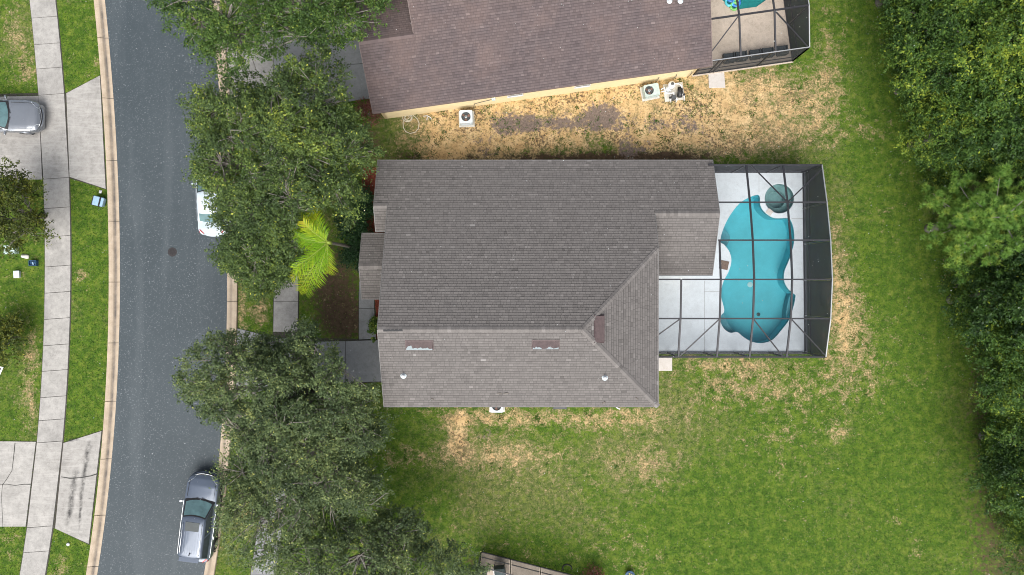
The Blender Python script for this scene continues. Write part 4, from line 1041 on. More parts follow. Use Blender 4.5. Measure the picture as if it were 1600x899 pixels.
pc = [NG(1106, 116), NG(1133, 112.5), NG(1133, 138), NG(1107, 138)]
pdm = MB().prism([G(1106.5, 115), G(1131, 111.5), G(1133, 137.5), G(1107.5, 138)][::-1], -.05, .06)
tag(pdm.obj('doorstep_pad', M['pad'], bevel=.012), 'pale square concrete doorstep outside the cage of the cream walled house', 'concrete pad')

# third cage at the foot of the lawn
SA = math.radians(-14.4); SO = U(752, 861)
def SL(u, v, z=0): return Vector((SO.x + u * math.cos(SA) - v * math.sin(SA), SO.y + u * math.sin(SA) + v * math.cos(SA), z))
sq = [SL(.05, -.05), SL(7.5, -.05), SL(7.5, -5), SL(.05, -5)]
EXCL.append([tuple(a)[:2] for a in sq])
m = MB().prism([(a.x, a.y) for a in sq][::-1], -.08, ZD); tag(m.obj('patio_slab', M['deck_tan']), kind='structure')
sc_ = thing('patio_cage', 'corner of a dark screen cage over a cream patio at the foot of the lawn', 'screen cage', SO)
SB = [0, 1.75, 3.5, 5.5, 7.4]
stop = lambda u, v: SL(u, v, 2.4 + .15 * min(2.5, -v))
wall_bays(sc_, [stop(u, 0) for u in SB], 'screen_wall_n', post=.05, edge_mat='frame'); wall_bays(sc_, [stop(0, 0), stop(0, -2.2), stop(0, -4.8)], 'screen_wall_n', edge_mat='frame')
for u in SB[1:]: cage_beam(sc_, stop(u, 0), stop(u, -4.8), .06)
for a_, b_ in zip(SB[:-1], SB[1:]):
    for va_, vb_ in ((0, -2.2), (-2.2, -4.8)): panel(sc_, [stop(a_, va_), stop(a_, vb_), stop(b_, vb_), stop(b_, va_)], 'screen_roof', 'roof_screen')
    cage_beam(sc_, stop(a_ + .04, -2.2), stop(b_ - .04, -2.2), .06)
cage_beam(sc_, stop(.05, -.05), stop(SB[1], -2.2), .05, .05, name='brace')
# dark patio chair and a draped stand inside
cb = U(781, 889, .1); ch = thing('patio_chair', 'dark green patio chair standing on the cream patio in the cage', 'chair', cb)
ra = SA + .35; rot = lambda x, y: Vector((x * math.cos(ra) - y * math.sin(ra), x * math.sin(ra) + y * math.cos(ra), 0))
pg = plain('dark_green_sling', (0.055, 0.085, 0.085), .7, var=.25)
MB().box(cb + Vector((0, 0, .42)), (.62, .60, .06), ra).obj('seat', pg, ch, bevel=.02)
MB().box(cb + rot(0, .33) + Vector((0, 0, .70)), (.62, .08, .62), ra).obj('backrest', pg, ch, bevel=.02)
for s1 in (-1, 1):
    for s2 in (-1, 1): MB().box(cb + rot(s1 * .28, s2 * .26) + Vector((0, 0, .2)), (.04, .04, .40), ra).obj('leg', M['black'], ch)
    MB().box(cb + rot(s1 * .33, 0) + Vector((0, 0, .62)), (.05, .58, .04), ra).obj('armrest', M['whitepaint'] if s1 < 0 else M['black'], ch)
cb = U(754, 893, .1); um = thing('folded_parasol', 'folded faded lilac parasol leaning in the patio cage corner', 'parasol', cb)
MB().tube([cb, cb + Vector((0, 0, 2.0))], .025, 8).obj('pole', M['darkgrey'], um)
m = MB(); N_ = 14; A_ = []
for j, (z, r) in enumerate(((.7, .24), (1.1, .18), (1.6, .12), (1.95, .03))):
    for i in range(N_): 
        rr = r * (1.35 if i % 2 else .75); A_.append((cb.x + rr * math.cos(i / N_ * 6.283), cb.y + rr * math.sin(i / N_ * 6.283), z + cb.z))
m.add(A_, [(j * N_ + i, j * N_ + (i + 1) % N_, (j + 1) * N_ + (i + 1) % N_, (j + 1) * N_ + i) for j in range(3) for i in range(N_)]); m.obj('folded_canopy', M['lilac'], um)
MB().lathe([(.28, 0), (.28, .07), (.05, .09)], cb, 20).obj('base', M['darkgrey'], um)

# ================================================================== condensers, pool pump, hoses
def condenser(name, label, loc, w, d, h, rz, mat, fan_off=0.0, rfan=None):
    t = thing(name, label, 'air conditioner', (0, 0, 0))
    rfan = rfan or min(w, d) * .36
    MB().box((0, 0, .04), (w + .16, d + .16, .10)).obj('base_pad', M['stone'], t, bevel=.01)
    MB().box((0, 0, .09 + (h - .2) / 2), (w - .05, d - .05, h - .2)).obj('coil', M['coil'], t)
    cs = MB()
    for a in (-1, 1):
        for b in (-1, 1): cs.box((a * (w / 2 - .035), b * (d / 2 - .035), .09 + (h - .18) / 2), (.07, .07, h - .18))
    for i in range(7): 
        z = .16 + i * (h - .30) / 6
        cs.box((0, -d / 2 + .012, z), (w - .1, .02, .022)); cs.box((0, d / 2 - .012, z), (w - .1, .02, .022)); cs.box((w / 2 - .012, 0, z), (.02, d - .1, .022)); cs.box((-w / 2 + .012, 0, z), (.02, d - .1, .022))
    cs.obj('casing', M[mat], t)
    sq_ = [(-w / 2, -d / 2), (w / 2, -d / 2), (w / 2, d / 2), (-w / 2, d / 2)]
    rr = .09; op = []
    for (cx_, cy_), a0 in zip(((w / 2 - rr, d / 2 - rr), (-w / 2 + rr, d / 2 - rr), (-w / 2 + rr, -d / 2 + rr), (w / 2 - rr, -d / 2 + rr)), (0, 90, 180, 270)):
        for a in range(0, 91, 18): op.append((cx_ + rr * math.cos(math.radians(a0 + a)), cy_ + rr * math.sin(math.radians(a0 + a))))
    hole_ = [(fan_off + rfan * math.cos(a), rfan * math.sin(a)) for a in np.linspace(0, 2 * math.pi, 28, endpoint=False)]
    V_, F_ = sheet_holes([op, hole_], h); m_ = MB().add(V_, F_); loop_walls(m_, op, h - .10, h); loop_walls(m_, hole_, h - .16, h)
    m_.obj('top', M[mat], t)
    MB().lathe([(rfan, h - .17), (rfan, h - .155), (.0001, h - .15)], (fan_off, 0, 0), 24).obj('fan_well', M['coil'], t)
    for i in range(3):
        a = i * 2.094 + .4; pts = []
        for r_, da, z in ((.05, -.2, h - .10), (rfan * .9, -.42, h - .12), (rfan * .95, .05, h - .09), (rfan * .85, .38, h - .06), (.05, .35, h - .06)):
            pts.append((fan_off + r_ * math.cos(a + da), r_ * math.sin(a + da), z))
        meshobj('fan_blade', pts, [(0, 1, 2, 3, 4)], M['fanbrown'], t)
    MB().lathe([(.075, h - .12), (.075, h - .03), (.04, h - .015)], (fan_off, 0, 0), 16).obj('fan_hub', M['acwhite'], t)
    gr = MB()
    for r_ in (rfan * .45, rfan * .72, rfan * .95): gr.tube([(fan_off + r_ * math.cos(a), r_ * math.sin(a), h + .006) for a in np.linspace(0, 2 * math.pi, 25)], .005, 4, False)
    for i in range(8): a = i * math.pi / 4; gr.tube([(fan_off, 0, h + .012), (fan_off + rfan * math.cos(a), rfan * math.sin(a), h + .006)], .005, 4)
    gr.obj('fan_guard', M['darkgrey'], t)
    t.location = loc; t.rotation_euler = (0, 0, rz); return t
v = U(728, 182.5, .72); condenser('air_conditioner', 'pale grey square air conditioner with brown fan on the sand by the cream wall', (v.x, v.y, 0), .74, .74, .74, math.radians(2), 'acwhite')
v = U(1018.5, 140.5, .72); condenser('air_conditioner', 'pale green oblong pool heater with dark fan beside white pool pipes', (v.x, v.y, 0), .86, .66, .72, NA + .06, 'acgreen', -.14, .25)
v = U(776, 634.5, .78); condenser('air_conditioner', 'blue grey air conditioner half hidden under the eave of the grey roof', (v.x, v.y, 0), .76, .76, .78, 0, 'acwhite')
v = U(875, 633.5, .5); bx_ = thing('meter_box', 'dark boxy unit half hidden under the eave of the grey roof', 'utility box', (v.x, v.y, 0))
MB().box((v.x, v.y, .28), (.72, .40, .50)).obj('cabinet', M['navy'], bx_, bevel=.03); MB().box((v.x, v.y, .545), (.76, .44, .03)).obj('lid', M['darkgrey'], bx_, bevel=.01)
v = U(965.5, 638.5, .05); tag(MB().tube([(v.x - .12, v.y + .1, .05), (v.x + .02, v.y, .07), (v.x + .12, v.y - .03, .04)], .04, 8).obj('downpipe_end', M['pvc'], smooth=True), 'small white downpipe end below the eave of the grey roof', 'pipe')
# conduit and box on the cream wall
cu = (U(771, 157, 1.2).x - NO.x) / math.cos(NA)
for _ in range(8): cu += (U(771, 157, 1.2).x - NL(cu, o1, 0).x) / math.cos(NA)
bw = MB().box(NL(cu, o1 - .05, 1.2), (.22, .10, .30), NA).obj('isolator_box', M['utility'], nh, bevel=.01)
MB().tube([NL(cu - .1, o1 - .04, 1.15), NL(cu - .6, o1 - .04, .95), NL(cu - 1.1, o1 - .04, .75), NL(cu - 1.18, o1 - .05, .1), NL(cu - 1.2, o1 - .45, .06)], .016, 6).obj('conduit', M['darkgrey'], nh, True)
for px_, h_ in ((1028, .9), (1056, .95), (1079, 1.1)):
    cu = NG(px_, 120, .7)[0]; MB().tube([NL(cu, o1 - .03, h_), NL(cu, o1 - .09, h_ - .03), NL(cu - .02, o1 - .07, .0)], .018, 6).obj('wall_pipe', M['darkgrey'], nh, True)
# pool pump set: filter, pump, white pipes
pe = U(1053, 143, .2); pq = thing('pool_pump', 'tangle of white pool pipes with black pump and filter on the sand', 'pool pump', (pe.x, pe.y, 0))
MB().box((pe.x + .02, pe.y, .04), (1.15, 1.0, .09), NA).obj('base_pad', M['stone'], pq)
fp = U(1050.5, 131.5, .75); MB().lathe([(.20, .09), (.21, .6), (.17, .74), (.06, .80)], (fp.x, fp.y, 0), 20).obj('filter_tank', M['pvc'], pq, True)
MB().lathe([(.09, .78), (.09, .83), (.03, .85)], (fp.x, fp.y, 0), 14).obj('filter_cap', M['darkgrey'], pq)
q1 = U(1063, 137, .35); q2 = U(1062, 152, .35)
MB().tube([q1, q2], .15, 14).obj('pump_motor', M['black'], pq, True)
MB().lathe([(.15, .09), (.15, .42), (.12, .46)], (U(1053, 152, .4).x, U(1053, 152, .4).y, 0), 16).obj('strainer', M['darkgrey'], pq)
q1 = U(1044, 139, .4); MB().lathe([(.15, .09), (.15, .40), (.08, .46)], (q1.x, q1.y, 0), 16).obj('chlorinator', M['acwhite'], pq)
for pts in ([(1033, 140, .45), (1038, 137, .45), (1041, 146, .45), (1048, 146, .45), (1053, 145, .45), (1053, 150, .40)], [(1054, 131, .7), (1060, 131, .7), (1065, 134, .6), (1066, 140, .35)],
            [(1048, 149, .35), (1048, 155, .30), (1048, 160, .1)], [(1056, 152, .4), (1058, 156, .3), (1056, 160, .1)], [(1066, 147, .4), (1069, 150, .35), (1069, 157, .1)], [(1033, 143.5, .35), (1039, 142.5, .35), (1040, 147, .35)], [(1047, 133, .55), (1044, 138, .5), (1048, 142, .5)]):
    W = [U(*q) for q in pts]; MB().tube(W, .038, 8).obj('pipe', M['pvc'], pq, True)
for pts in ((1047.5, 153, .36), (1069, 148, .42), (1066, 145, .42), (1061, 144, .46)): 
    q = U(*pts); MB().box(q, (.12, .12, .11), .3).obj('valve', M['black'], pq, bevel=.02)
# garden hose heap and loop, loose white pipe bits
hc = U(641, 190); hs_ = thing('garden_hose', 'pale coiled garden hose with one big loop on the sand', 'hose', (hc.x, hc.y, 0))
pts = []
for i in range(70):
    t = i / 69; a = t * 9.0 * math.pi; r = .20 + .10 * math.sin(a * .37); c_ = U(637, 184); pts.append((c_.x + r * math.cos(a), c_.y + r * .85 * math.sin(a), .03 + .05 * t + .01 * math.sin(a * 1.7)))
MB().tube(pts, .020, 6).obj('coil', M['hose'], hs_, True)
lp_ = [U(x, y) for x, y in ((633, 183), (630, 192), (630.5, 200), (634, 206), (641, 209), (649, 207), (654, 201), (655, 193), (652, 186), (645, 180), (638, 180))]
MB().tube([(q.x, q.y, .03) for q in lp_], .024, 6).obj('loop', M['hose'], hs_, True)
for i, (a_, b_, c_) in enumerate((((662, 182), (668, 181), (667, 188)), ((669, 182), (673, 184), (674, 187)))):
    W = [U(*q) for q in (a_, b_, c_)]
    tag(MB().tube([(q.x, q.y, .03) for q in W], .025, 8).obj('pipe_offcut', M['pvc']), ('longer' if i == 0 else 'shorter') + ' bent white pipe offcut lying on sand beside the coiled hose', 'pipe')

# ================================================================== small things across the street
bc = U(159, 316); rb_ = thing('recycling_bin', 'pale blue lidded recycling bin with black bands on the verge by the kerb', 'bin', (bc.x, bc.y, 0))
ang = math.radians(-14); Rm = lambda x, y, z=0: Vector((bc.x + x * math.cos(ang) - y * math.sin(ang), bc.y + x * math.sin(ang) + y * math.cos(ang), z))
m = MB(); A_ = [Rm(x * (.27 + .03 * s), y * (.25 + .03 * s), z) for s, z in ((-1, .01), (1, .40)) for x, y in ((-1, -1), (1, -1), (1, 1), (-1, 1))]
m.add(A_, [(3, 2, 1, 0), (4, 5, 6, 7), (0, 1, 5, 4), (1, 2, 6, 5), (2, 3, 7, 6), (3, 0, 4, 7)]); m.obj('tub', M['binblue'], rb_, bevel=.03)
MB().box(Rm(-.10, 0, .43), (.36, .52, .06), ang).obj('lid', M['binblue'], rb_, bevel=.02); MB().box(Rm(.24, 0, .42), (.16, .50, .05), ang).obj('lid', M['binblue'], rb_, bevel=.02)
MB().box(Rm(.12, 0, .45), (.06, .56, .05), ang).obj('band', M['black'], rb_); MB().box(Rm(-.30, .0, .44), (.04, .54, .05), ang).obj('band', M['black'], rb_); MB().box(Rm(0, -.28, .40), (.62, .03, .05), ang).obj('band', M['black'], rb_)
def ub_(name, label, px_, py_, dims, mat, rz=0, cat='utility box', lid=True):
    c_ = U(px_, py_); t = thing(name, label, cat, (c_.x, c_.y, 0))
    MB().box((c_.x, c_.y, dims[2] / 2 - .02), dims, rz).obj('cabinet', M[mat], t, bevel=.025)
    if lid: MB().box((c_.x, c_.y, dims[2]), (dims[0] + .04, dims[1] + .04, .05), rz).obj('lid', M[mat], t, bevel=.015)
ub_('transformer_box', 'pale green transformer box partly under the small yellow green tree', 22, 391, (.58, .46, .42), 'utility', .03)
ub_('meter_cover', 'small pale blue meter cover in the grass near the white stone', 28.5, 429, (.30, .38, .16), 'acwhite', .05)
def boulder(name, label, px_, py_, dx, dy, dz, mat, cat, rz=0):
    bm = bmesh.new(); bmesh.ops.create_icosphere(bm, subdivisions=3, radius=1)
    rnd = random.Random(px_); c_ = U(px_, py_)
    for v_ in bm.verts:
        s_ = 1 + .18 * math.sin(v_.co.x * 3 + px_) * math.cos(v_.co.y * 2.7) + rnd.uniform(-.04, .04)
        v_.co = Vector((v_.co.x * dx * s_, v_.co.y * dy * s_, max(-.35, v_.co.z) * dz * s_))
    me = bpy.data.meshes.new(name); bm.to_mesh(me); bm.free(); me.materials.append(M[mat]); me.polygons.foreach_set('use_smooth', [True] * len(me.polygons))
    o_ = bpy.data.objects.new(name, me); COL.objects.link(o_); o_.location = (c_.x, c_.y, dz * .3); o_.rotation_euler = (0, 0, rz); tag(o_, label, cat)
boulder('stone', 'smooth white oblong stone on the lawn by the transformer box', 40, 401, .27, .13, .12, 'stone', 'stone', -.12)
c_ = U(54.5, 411.5); nb = thing('water_meter', 'small navy blue crate sitting on bare soil beside the pavement', 'crate', (c_.x, c_.y, 0))
m = MB()
for s1 in (-1, 1): m.box((c_.x + s1 * .20, c_.y, .12), (.03, .30, .22)); m.box((c_.x, c_.y + s1 * .15, .12), (.37, .03, .22))
m.obj('sides', M['navy'], nb); MB().box((c_.x, c_.y, .03), (.37, .27, .03)).obj('bottom', M['navy'], nb)
for i in range(3): MB().box((c_.x - .11 + .11 * i, c_.y + .02 * (-1) ** i, .12), (.08, .2, .14), .3 * i).obj('filling', M['binblue'] if i == 1 else M['navy'], nb, bevel=.02)
# small yard sign: white board lying back on its stakes with dark print
c_ = U(4.5, 579.5); ys_ = thing('yard_sign', 'white yard sign with dark print leaning back on the left lawn', 'sign', (c_.x, c_.y, 0))
sr = Matrix.Rotation(math.radians(-24), 3, 'Z') @ Matrix.Rotation(math.radians(35), 3, 'Y')
MB().box((c_.x, c_.y, .38), (.30, .62, .02), M=sr).obj('board', M['whitepaint'], ys_)
nsv = sr @ Vector((0, 0, .014))
for (ox, oy, w_, h_) in ((.02, .14, .10, .16), (-.06, -.02, .05, .30), (.06, -.14, .09, .10)):
    MB().box(Vector((c_.x, c_.y, .38)) + sr @ Vector((ox, oy, .013)), (w_, h_, .004), M=sr).obj('print', M['black'], ys_)
for oy in (-.2, .2):
    b_ = Vector((c_.x, c_.y, .38)) + sr @ Vector((-.1, oy, -.02)); MB().tube([b_, (b_.x + .03, b_.y, 0)], .012, 6).obj('stake', M['darkgrey'], ys_)
c_ = U(157.5, 300); tag(MB().add([(c_.x - .10, c_.y - .08, .03), (c_.x + .06, c_.y - .10, .06), (c_.x + .10, c_.y + .07, .04), (c_.x + .0, c_.y + .02, .12), (c_.x - .07, c_.y + .10, .05)], [(0, 1, 3), (1, 2, 3), (2, 4, 3), (4, 0, 3)]).obj('paper_scrap', M['pvc']), 'crumpled white paper scrap on the verge above the blue bin', 'litter')
c_ = U(107, 850.5); tag(MB().lathe([(.09, 0), (.10, .05), (.06, .09)], (c_.x, c_.y, 0), 16).obj('sprinkler_cap', M['pvc'], smooth=True), 'round white cap in the verge grass below the cracked driveway', 'cap')
# bits at the foot of the lawn
c_ = U(886, 888); tag(MB().tube([(c_.x + .26 * math.cos(t), c_.y + .22 * math.sin(t), .04 + .02 * math.sin(2 * t)) for t in np.linspace(-.3, 3.6, 18)], .035, 6).obj('garden_hoop', M['black'], smooth=True), 'curved black hoop of edging on the lawn beside the patio cage', 'edging')
c_ = U(983, 897); fpt = thing('flower_pot', 'round dark pot with yellow blooms at the foot of the lawn', 'plant pot', (c_.x, c_.y, 0))
MB().lathe([(.20, 0), (.27, .30), (.29, .32), (.25, .33), (.23, .28)], (c_.x, c_.y, 0), 20).obj('pot', M['navy'], fpt)
for i in range(9):
    a = i * 2.4; r_ = .05 + .016 * i; q = Vector((c_.x + r_ * math.cos(a), c_.y + r_ * math.sin(a), .36))
    meshobj('bloom', [q + Vector((.045 * math.cos(k * 1.2566), .045 * math.sin(k * 1.2566), .02 * (k % 2))) for k in range(5)], [(0, 1, 2, 3, 4)], plain('yellow_bloom', (.55, .48, .05), .7) if i == 0 else bpy.data.materials['yellow_bloom'], fpt)

# ================================================================== cars (built facing +y at the origin, then placed)
def make_car(name, label, L, hw, H_, wb, wt, roof_f, roof_b, rb_base, belt, nose_z, tail_z, paint, glass, loc, rz, suv=False):
    t = thing(name, label, 'car', (0, 0, 0)); yf, yb = L / 2, -L / 2
    wy = yf - wb                                          # windscreen base
    def zb(y): return float(np.interp(y, [yb, yb + .08, yb + .35, rb_base, wy, yf - .55, yf - .16, yf], [tail_z - .12, tail_z - .02, tail_z, belt, belt, nose_z + .10, nose_z, nose_z - .16]))
    def hwf(y):
        s = abs(y) / (L / 2); return hw * (1 - .03 * s * s - .20 * max(0, (s - .80) / .20) ** 2.2)
    st = np.concatenate([np.linspace(yb, yb + .5, 7), np.linspace(yb + .75, yf - .9, 12), np.linspace(yf - .65, yf, 9)])
    V = []; prof = lambda h, z: [(h * .86, .20), (h * .97, .34), (h * 1.0, .58), (h * .985, z - .14), (h * .95, z - .045), (h * .88, z - .008), (h * .55, z + .028), (0, z + .042)]
    for y in st:
        pr = prof(hwf(y), zb(y)); V += [(-x, y, z) for x, z in pr] + [(x, y, z) for x, z in pr[-2::-1]]
    k = 15; F = [(i * k + j, (i + 1) * k + j, (i + 1) * k + j + 1, i * k + j + 1) for i in range(len(st) - 1) for j in range(k - 1)]
    F += [tuple(range(k)), tuple((len(st) - 1) * k + j for j in range(k - 1, -1, -1))]
    F += [(i * k + k - 1, (i + 1) * k + k - 1, (i + 1) * k, i * k) for i in range(len(st) - 1)]
    bo = meshobj('body', V, F, M[paint], t, True)
    e_ = bo.modifiers.new('edge', 'EDGE_SPLIT'); e_.split_angle = math.radians(40)
    # hood seam and lower trim
    for s in (-1, 1):
        ribs = [(s * hwf(y) * .80, y, zb(y) + .016) for y in np.linspace(wy + .02, yf - .28, 8)]
        MB().tube(ribs, .009, 4).obj('hood_seam', M['black'], t)
    MB().tube([(x * hwf(yf - .26) * .8, yf - .26 - .05 * x * x, zb(yf - .26) + .026 - .012 * x * x) for x in np.linspace(-1, 1, 9)], .010, 4).obj('hood_seam', M['black'], t)
    # cabin
    def ring(h, y1, y0, z, bow):
        P = [(x * h, y1 - bow * x * x, z) for x in np.linspace(-1, 1, 9)]
        P += [(h * (1 + .02 * math.sin(math.pi * u)), y1 - bow + (y0 + bow * .7 - y1 + bow) * u, z) for u in np.linspace(0, 1, 7)[1:-1]]
        P += [(x * h, y0 + bow * .7 * x * x, z) for x in np.linspace(1, -1, 9)]
        P += [(-h * (1 + .02 * math.sin(math.pi * u)), y0 + bow * .7 + (y1 - bow - y0 - bow * .7) * u, z) for u in np.linspace(0, 1, 7)[1:-1]]
        return [Vector(q) for q in P]
    B0 = ring(hw * .90, wy + .04, rb_base, belt - .01, .20)
    T0 = ring(wt * 1.03, roof_f + .03, roof_b - .02, H_ - .06, .10); T1 = ring(wt * .93, roof_f - .06, roof_b + .07, H_ - .012, .10); T2 = ring(wt * .5, roof_f - .45, roof_b + .45, H_ + .012, .05)
    n_ = len(B0); V = B0 + T0 + T1 + T2
    F = [(r * n_ + i, r * n_ + (i + 1) % n_, (r + 1) * n_ + (i + 1) % n_, (r + 1) * n_ + i)[::-1] for r in range(3) for i in range(n_)]
    V.append(Vector((0, (roof_f + roof_b) / 2, H_ + .018))); F += [(3 * n_ + (i + 1) % n_, 3 * n_ + i, 4 * n_) for i in range(n_)]
    meshobj('cabin', V, F, M[paint], t, True)
    def glass_patch(nm, idx, t0, t1, shrink, gm, subdiv=4, par=t):
        ii = idx; A = []
        cen = Vector((0, (roof_f + roof_b) / 2, belt * .8))
        rows = []
        for tt in np.linspace(t0, t1, subdiv):
            row = [B0[i] * (1 - tt) + T0[i] * tt for i in ii]
            c_ = sum(row, Vector()) / len(row); row = [c_ + (q - c_) * shrink for q in row]
            rows.append([q + (q - cen).normalized() * .012 + Vector((0, 0, .006)) for q in row])
        w_ = len(ii); V_ = [q for r in rows for q in r]
        F_ = [(r * w_ + j, r * w_ + j + 1, (r + 1) * w_ + j + 1, (r + 1) * w_ + j)[::-1] for r in range(subdiv - 1) for j in range(w_ - 1)]
        return meshobj(nm, V_, F_, M[gm], par, True)
    glass_patch('windscreen_surround', list(range(9)), .0, .99, .985, 'black'); 
    ws = glass_patch('windscreen', list(range(9)), .16, .92, .90, glass)
    for q in ws.data.vertices: q.co += Vector((0, .012, .012))
    for s in (-1, 1): MB().tube([(s * .10, wy + .02, belt + .06), (s * .42, wy - .10, belt + .10)], .014, 4).obj('wiper', M['black'], t)
    rw = glass_patch('rear_window', list(range(14, 23)), .14, .92, .88, 'carglass_dark' if suv else glass)
    for idx in ([8, 9, 10, 11], [11, 12, 13, 14]): glass_patch('side_window', idx, .2, .88, .93, 'carglass_dark')
    for idx in ([22, 23, 24, 25], [25, 26, 27, 0]): glass_patch('side_window', idx, .2, .88, .93, 'carglass_dark')
    # lights, grille, bumpers
    for s in (-1, 1):
        y_ = yf - .20; h_ = hwf(y_)
        MB().add([(s * h_ * .52, yf - .055, nose_z - .06), (s * h_ * .95, yf - .30, nose_z - .02), (s * h_ * .99, yf - .42, nose_z + .035), (s * h_ * .90, yf - .42, nose_z + .09), (s * h_ * .58, yf - .15, nose_z + .02), (s * h_ * .56, yf - .04, nose_z - .12), (s * h_ * .97, yf - .26, nose_z - .12)],
                 [(0, 1, 2, 3, 4), (0, 5, 6, 1), (1, 6, 2)]).obj('headlight', M['headlight'], t)
        h2 = hwf(yb + .12)
        MB().add([(s * h2 * .62, yb + .01, tail_z - .08), (s * h2 * .98, yb + .12, tail_z - .06), (s * h2 * 1.0, yb + .34, tail_z - .04), (s * h2 * .90, yb + .30, tail_z + .015), (s * h2 * .62, yb + .07, tail_z + .012), (s * h2 * .62, yb - .008, tail_z - .24), (s * h2 * 1.0, yb + .10, tail_z - .24)],
                 [(0, 1, 2, 3, 4), (0, 5, 6, 1), (1, 6, 2)]).obj('taillight', M['taillight'], t)
    fb = [(x * hwf(yf - .05) * 1.0, yf + .07 - .26 * abs(x) ** 2.4, .50) for x in np.linspace(-1, 1, 13)]
    MB().tube(fb, .085, 8).obj('front_bumper', M[paint], t, True)
    MB().tube([(x * hw * .62, yf + .055 - .13 * abs(x) ** 2.2, nose_z - .16) for x in np.linspace(-1, 1, 9)], .052, 6).obj('grille', M['black'], t, True)
    MB().tube([(x * hw * .62, yf + .075 - .13 * abs(x) ** 2.2, nose_z - .10) for x in np.linspace(-1, 1, 9)], .016, 6).obj('grille_bar', M['chrome'], t, True)
    MB().tube([(x * hwf(yb + .05) * 1.0, yb - .05 + .2 * abs(x) ** 2.4, .55) for x in np.linspace(-1, 1, 13)], .08, 8).obj('rear_bumper', M['darkgrey'] if suv else M[paint], t, True)
    MB().box((0, yb - .005, .80), (.52, .02, .13)).obj('number_plate', M['whitepaint'], t)
    # mirrors, handles, wheels
    for s in (-1, 1):
        MB().box((s * (hw + .10), wy - .28, belt + .02), (.20, .10, .14), s * -.25).obj('mirror', M['chrome'] if suv else M[paint], t, bevel=.035)
        for y_ in ((wy - 1.25), (wy - 2.2)): MB().box((s * (hw + .012), y_, belt - .14), (.035, .20, .04)).obj('door_handle', M['chrome'], t, bevel=.01)
        MB().tube([(s * hw * .985, wy - .25, belt - .03), (s * hw * .99, (wy + rb_base) / 2, belt - .02), (s * hw * .97, rb_base + .2, belt - .02)], .008, 5).obj('belt_trim', M['chrome'], t)
        for y_ in (yf - .92, yb + .92):
            R_ = .345 if suv else .32; wx = s * (hw - .10)
            ro = Matrix.Rotation(math.pi / 2, 3, 'Y')
            def wheel_part(nm, prof_, mat, par):
                mm = MB().lathe(prof_, (0, 0, 0), 24); mm.v = [tuple(ro @ Vector(q) + Vector((wx, y_, R_))) for q in mm.v]; return mm.obj(nm, M[mat], par, True)
            wl = wheel_part('wheel', [(R_ - .06, -.11), (R_ - .01, -.10), (R_, -.05), (R_, .05), (R_ - .01, .10), (R_ - .06, .11)], 'rubber', t)
            wheel_part('rim', [(R_ * .66, -.112), (R_ * .60, -.118), (.05, -.125), (.05, .125), (R_ * .60, .118), (R_ * .66, .112)], 'rim', wl)
            ah = [(s * (hw - .005), y_ + (R_ + .07) * math.cos(a), max(.22, R_ + (R_ + .07) * math.sin(a))) for a in np.linspace(-.1, math.pi + .1, 15)]
            MB().tube(ah, .035, 6).obj('wheel_arch', M['black'] if suv else M[paint], t, True)
    if suv:
        for s in (-1, 1):
            MB().tube([(s * wt * .86, roof_f - .35, H_ + .0), (s * wt * .86, roof_f - .42, H_ + .05), (s * wt * .86, roof_b + .32, H_ + .05), (s * wt * .86, roof_b + .22, H_ + .0)], .020, 6).obj('roof_rail', M['chrome'], t, True)
            MB().box((s * (hw * .965), -.1, .30), (.05, 2.6, .14)).obj('sill_cladding', M['black'], t)
        MB().box((-.02, roof_f - .52, H_ + .012), (.78, .50, .012)).obj('sunroof', M['carglass_dark'], t, bevel=.004)
        for i in range(-3, 4): MB().box((i * .13, roof_b + .85, H_ + .008), (.022, 1.2, .014)).obj('roof_rib', M[paint], t)
        MB().tube([(.03, roof_b + .30, H_), (.03, roof_b + .18, H_ + .10)], .028, 6).obj('antenna', M['black'], t)
        MB().box((0, roof_b - .10, H_ - .055), (wt * 1.8, .26, .035), M=Matrix.Rotation(-.08, 3, 'X')).obj('spoiler', M[paint], t, bevel=.015)
    t.location = loc; t.rotation_euler = (0, 0, rz); return t
make_car('parked_car', 'blue grey sport utility car with sunroof parked against the kerb below the oaks', 4.9, .95, 1.70, 1.22, .62, .30, -1.98, -2.28, 1.06, .92, 1.02, 'suvpaint', 'carglass', (-17.72, -13.08, .03), math.radians(-7.2), True)
make_car('parked_car', 'silver sedan standing on the driveway across the street, nose to the road', 4.7, .92, 1.45, 1.50, .60, -.02, -1.30, -1.95, .93, .78, .98, 'silverpaint', 'carglass', (-29.20, 9.76, .06), math.radians(-91), False)
make_car('parked_car', 'white sedan parked at the kerb mostly hidden under the oak canopy', 4.6, .90, 1.44, 1.45, .60, .05, -1.15, -1.72, .92, .78, .98, 'whitecar', 'carglass', (-17.02, 5.33, .03), math.radians(2.6), False)

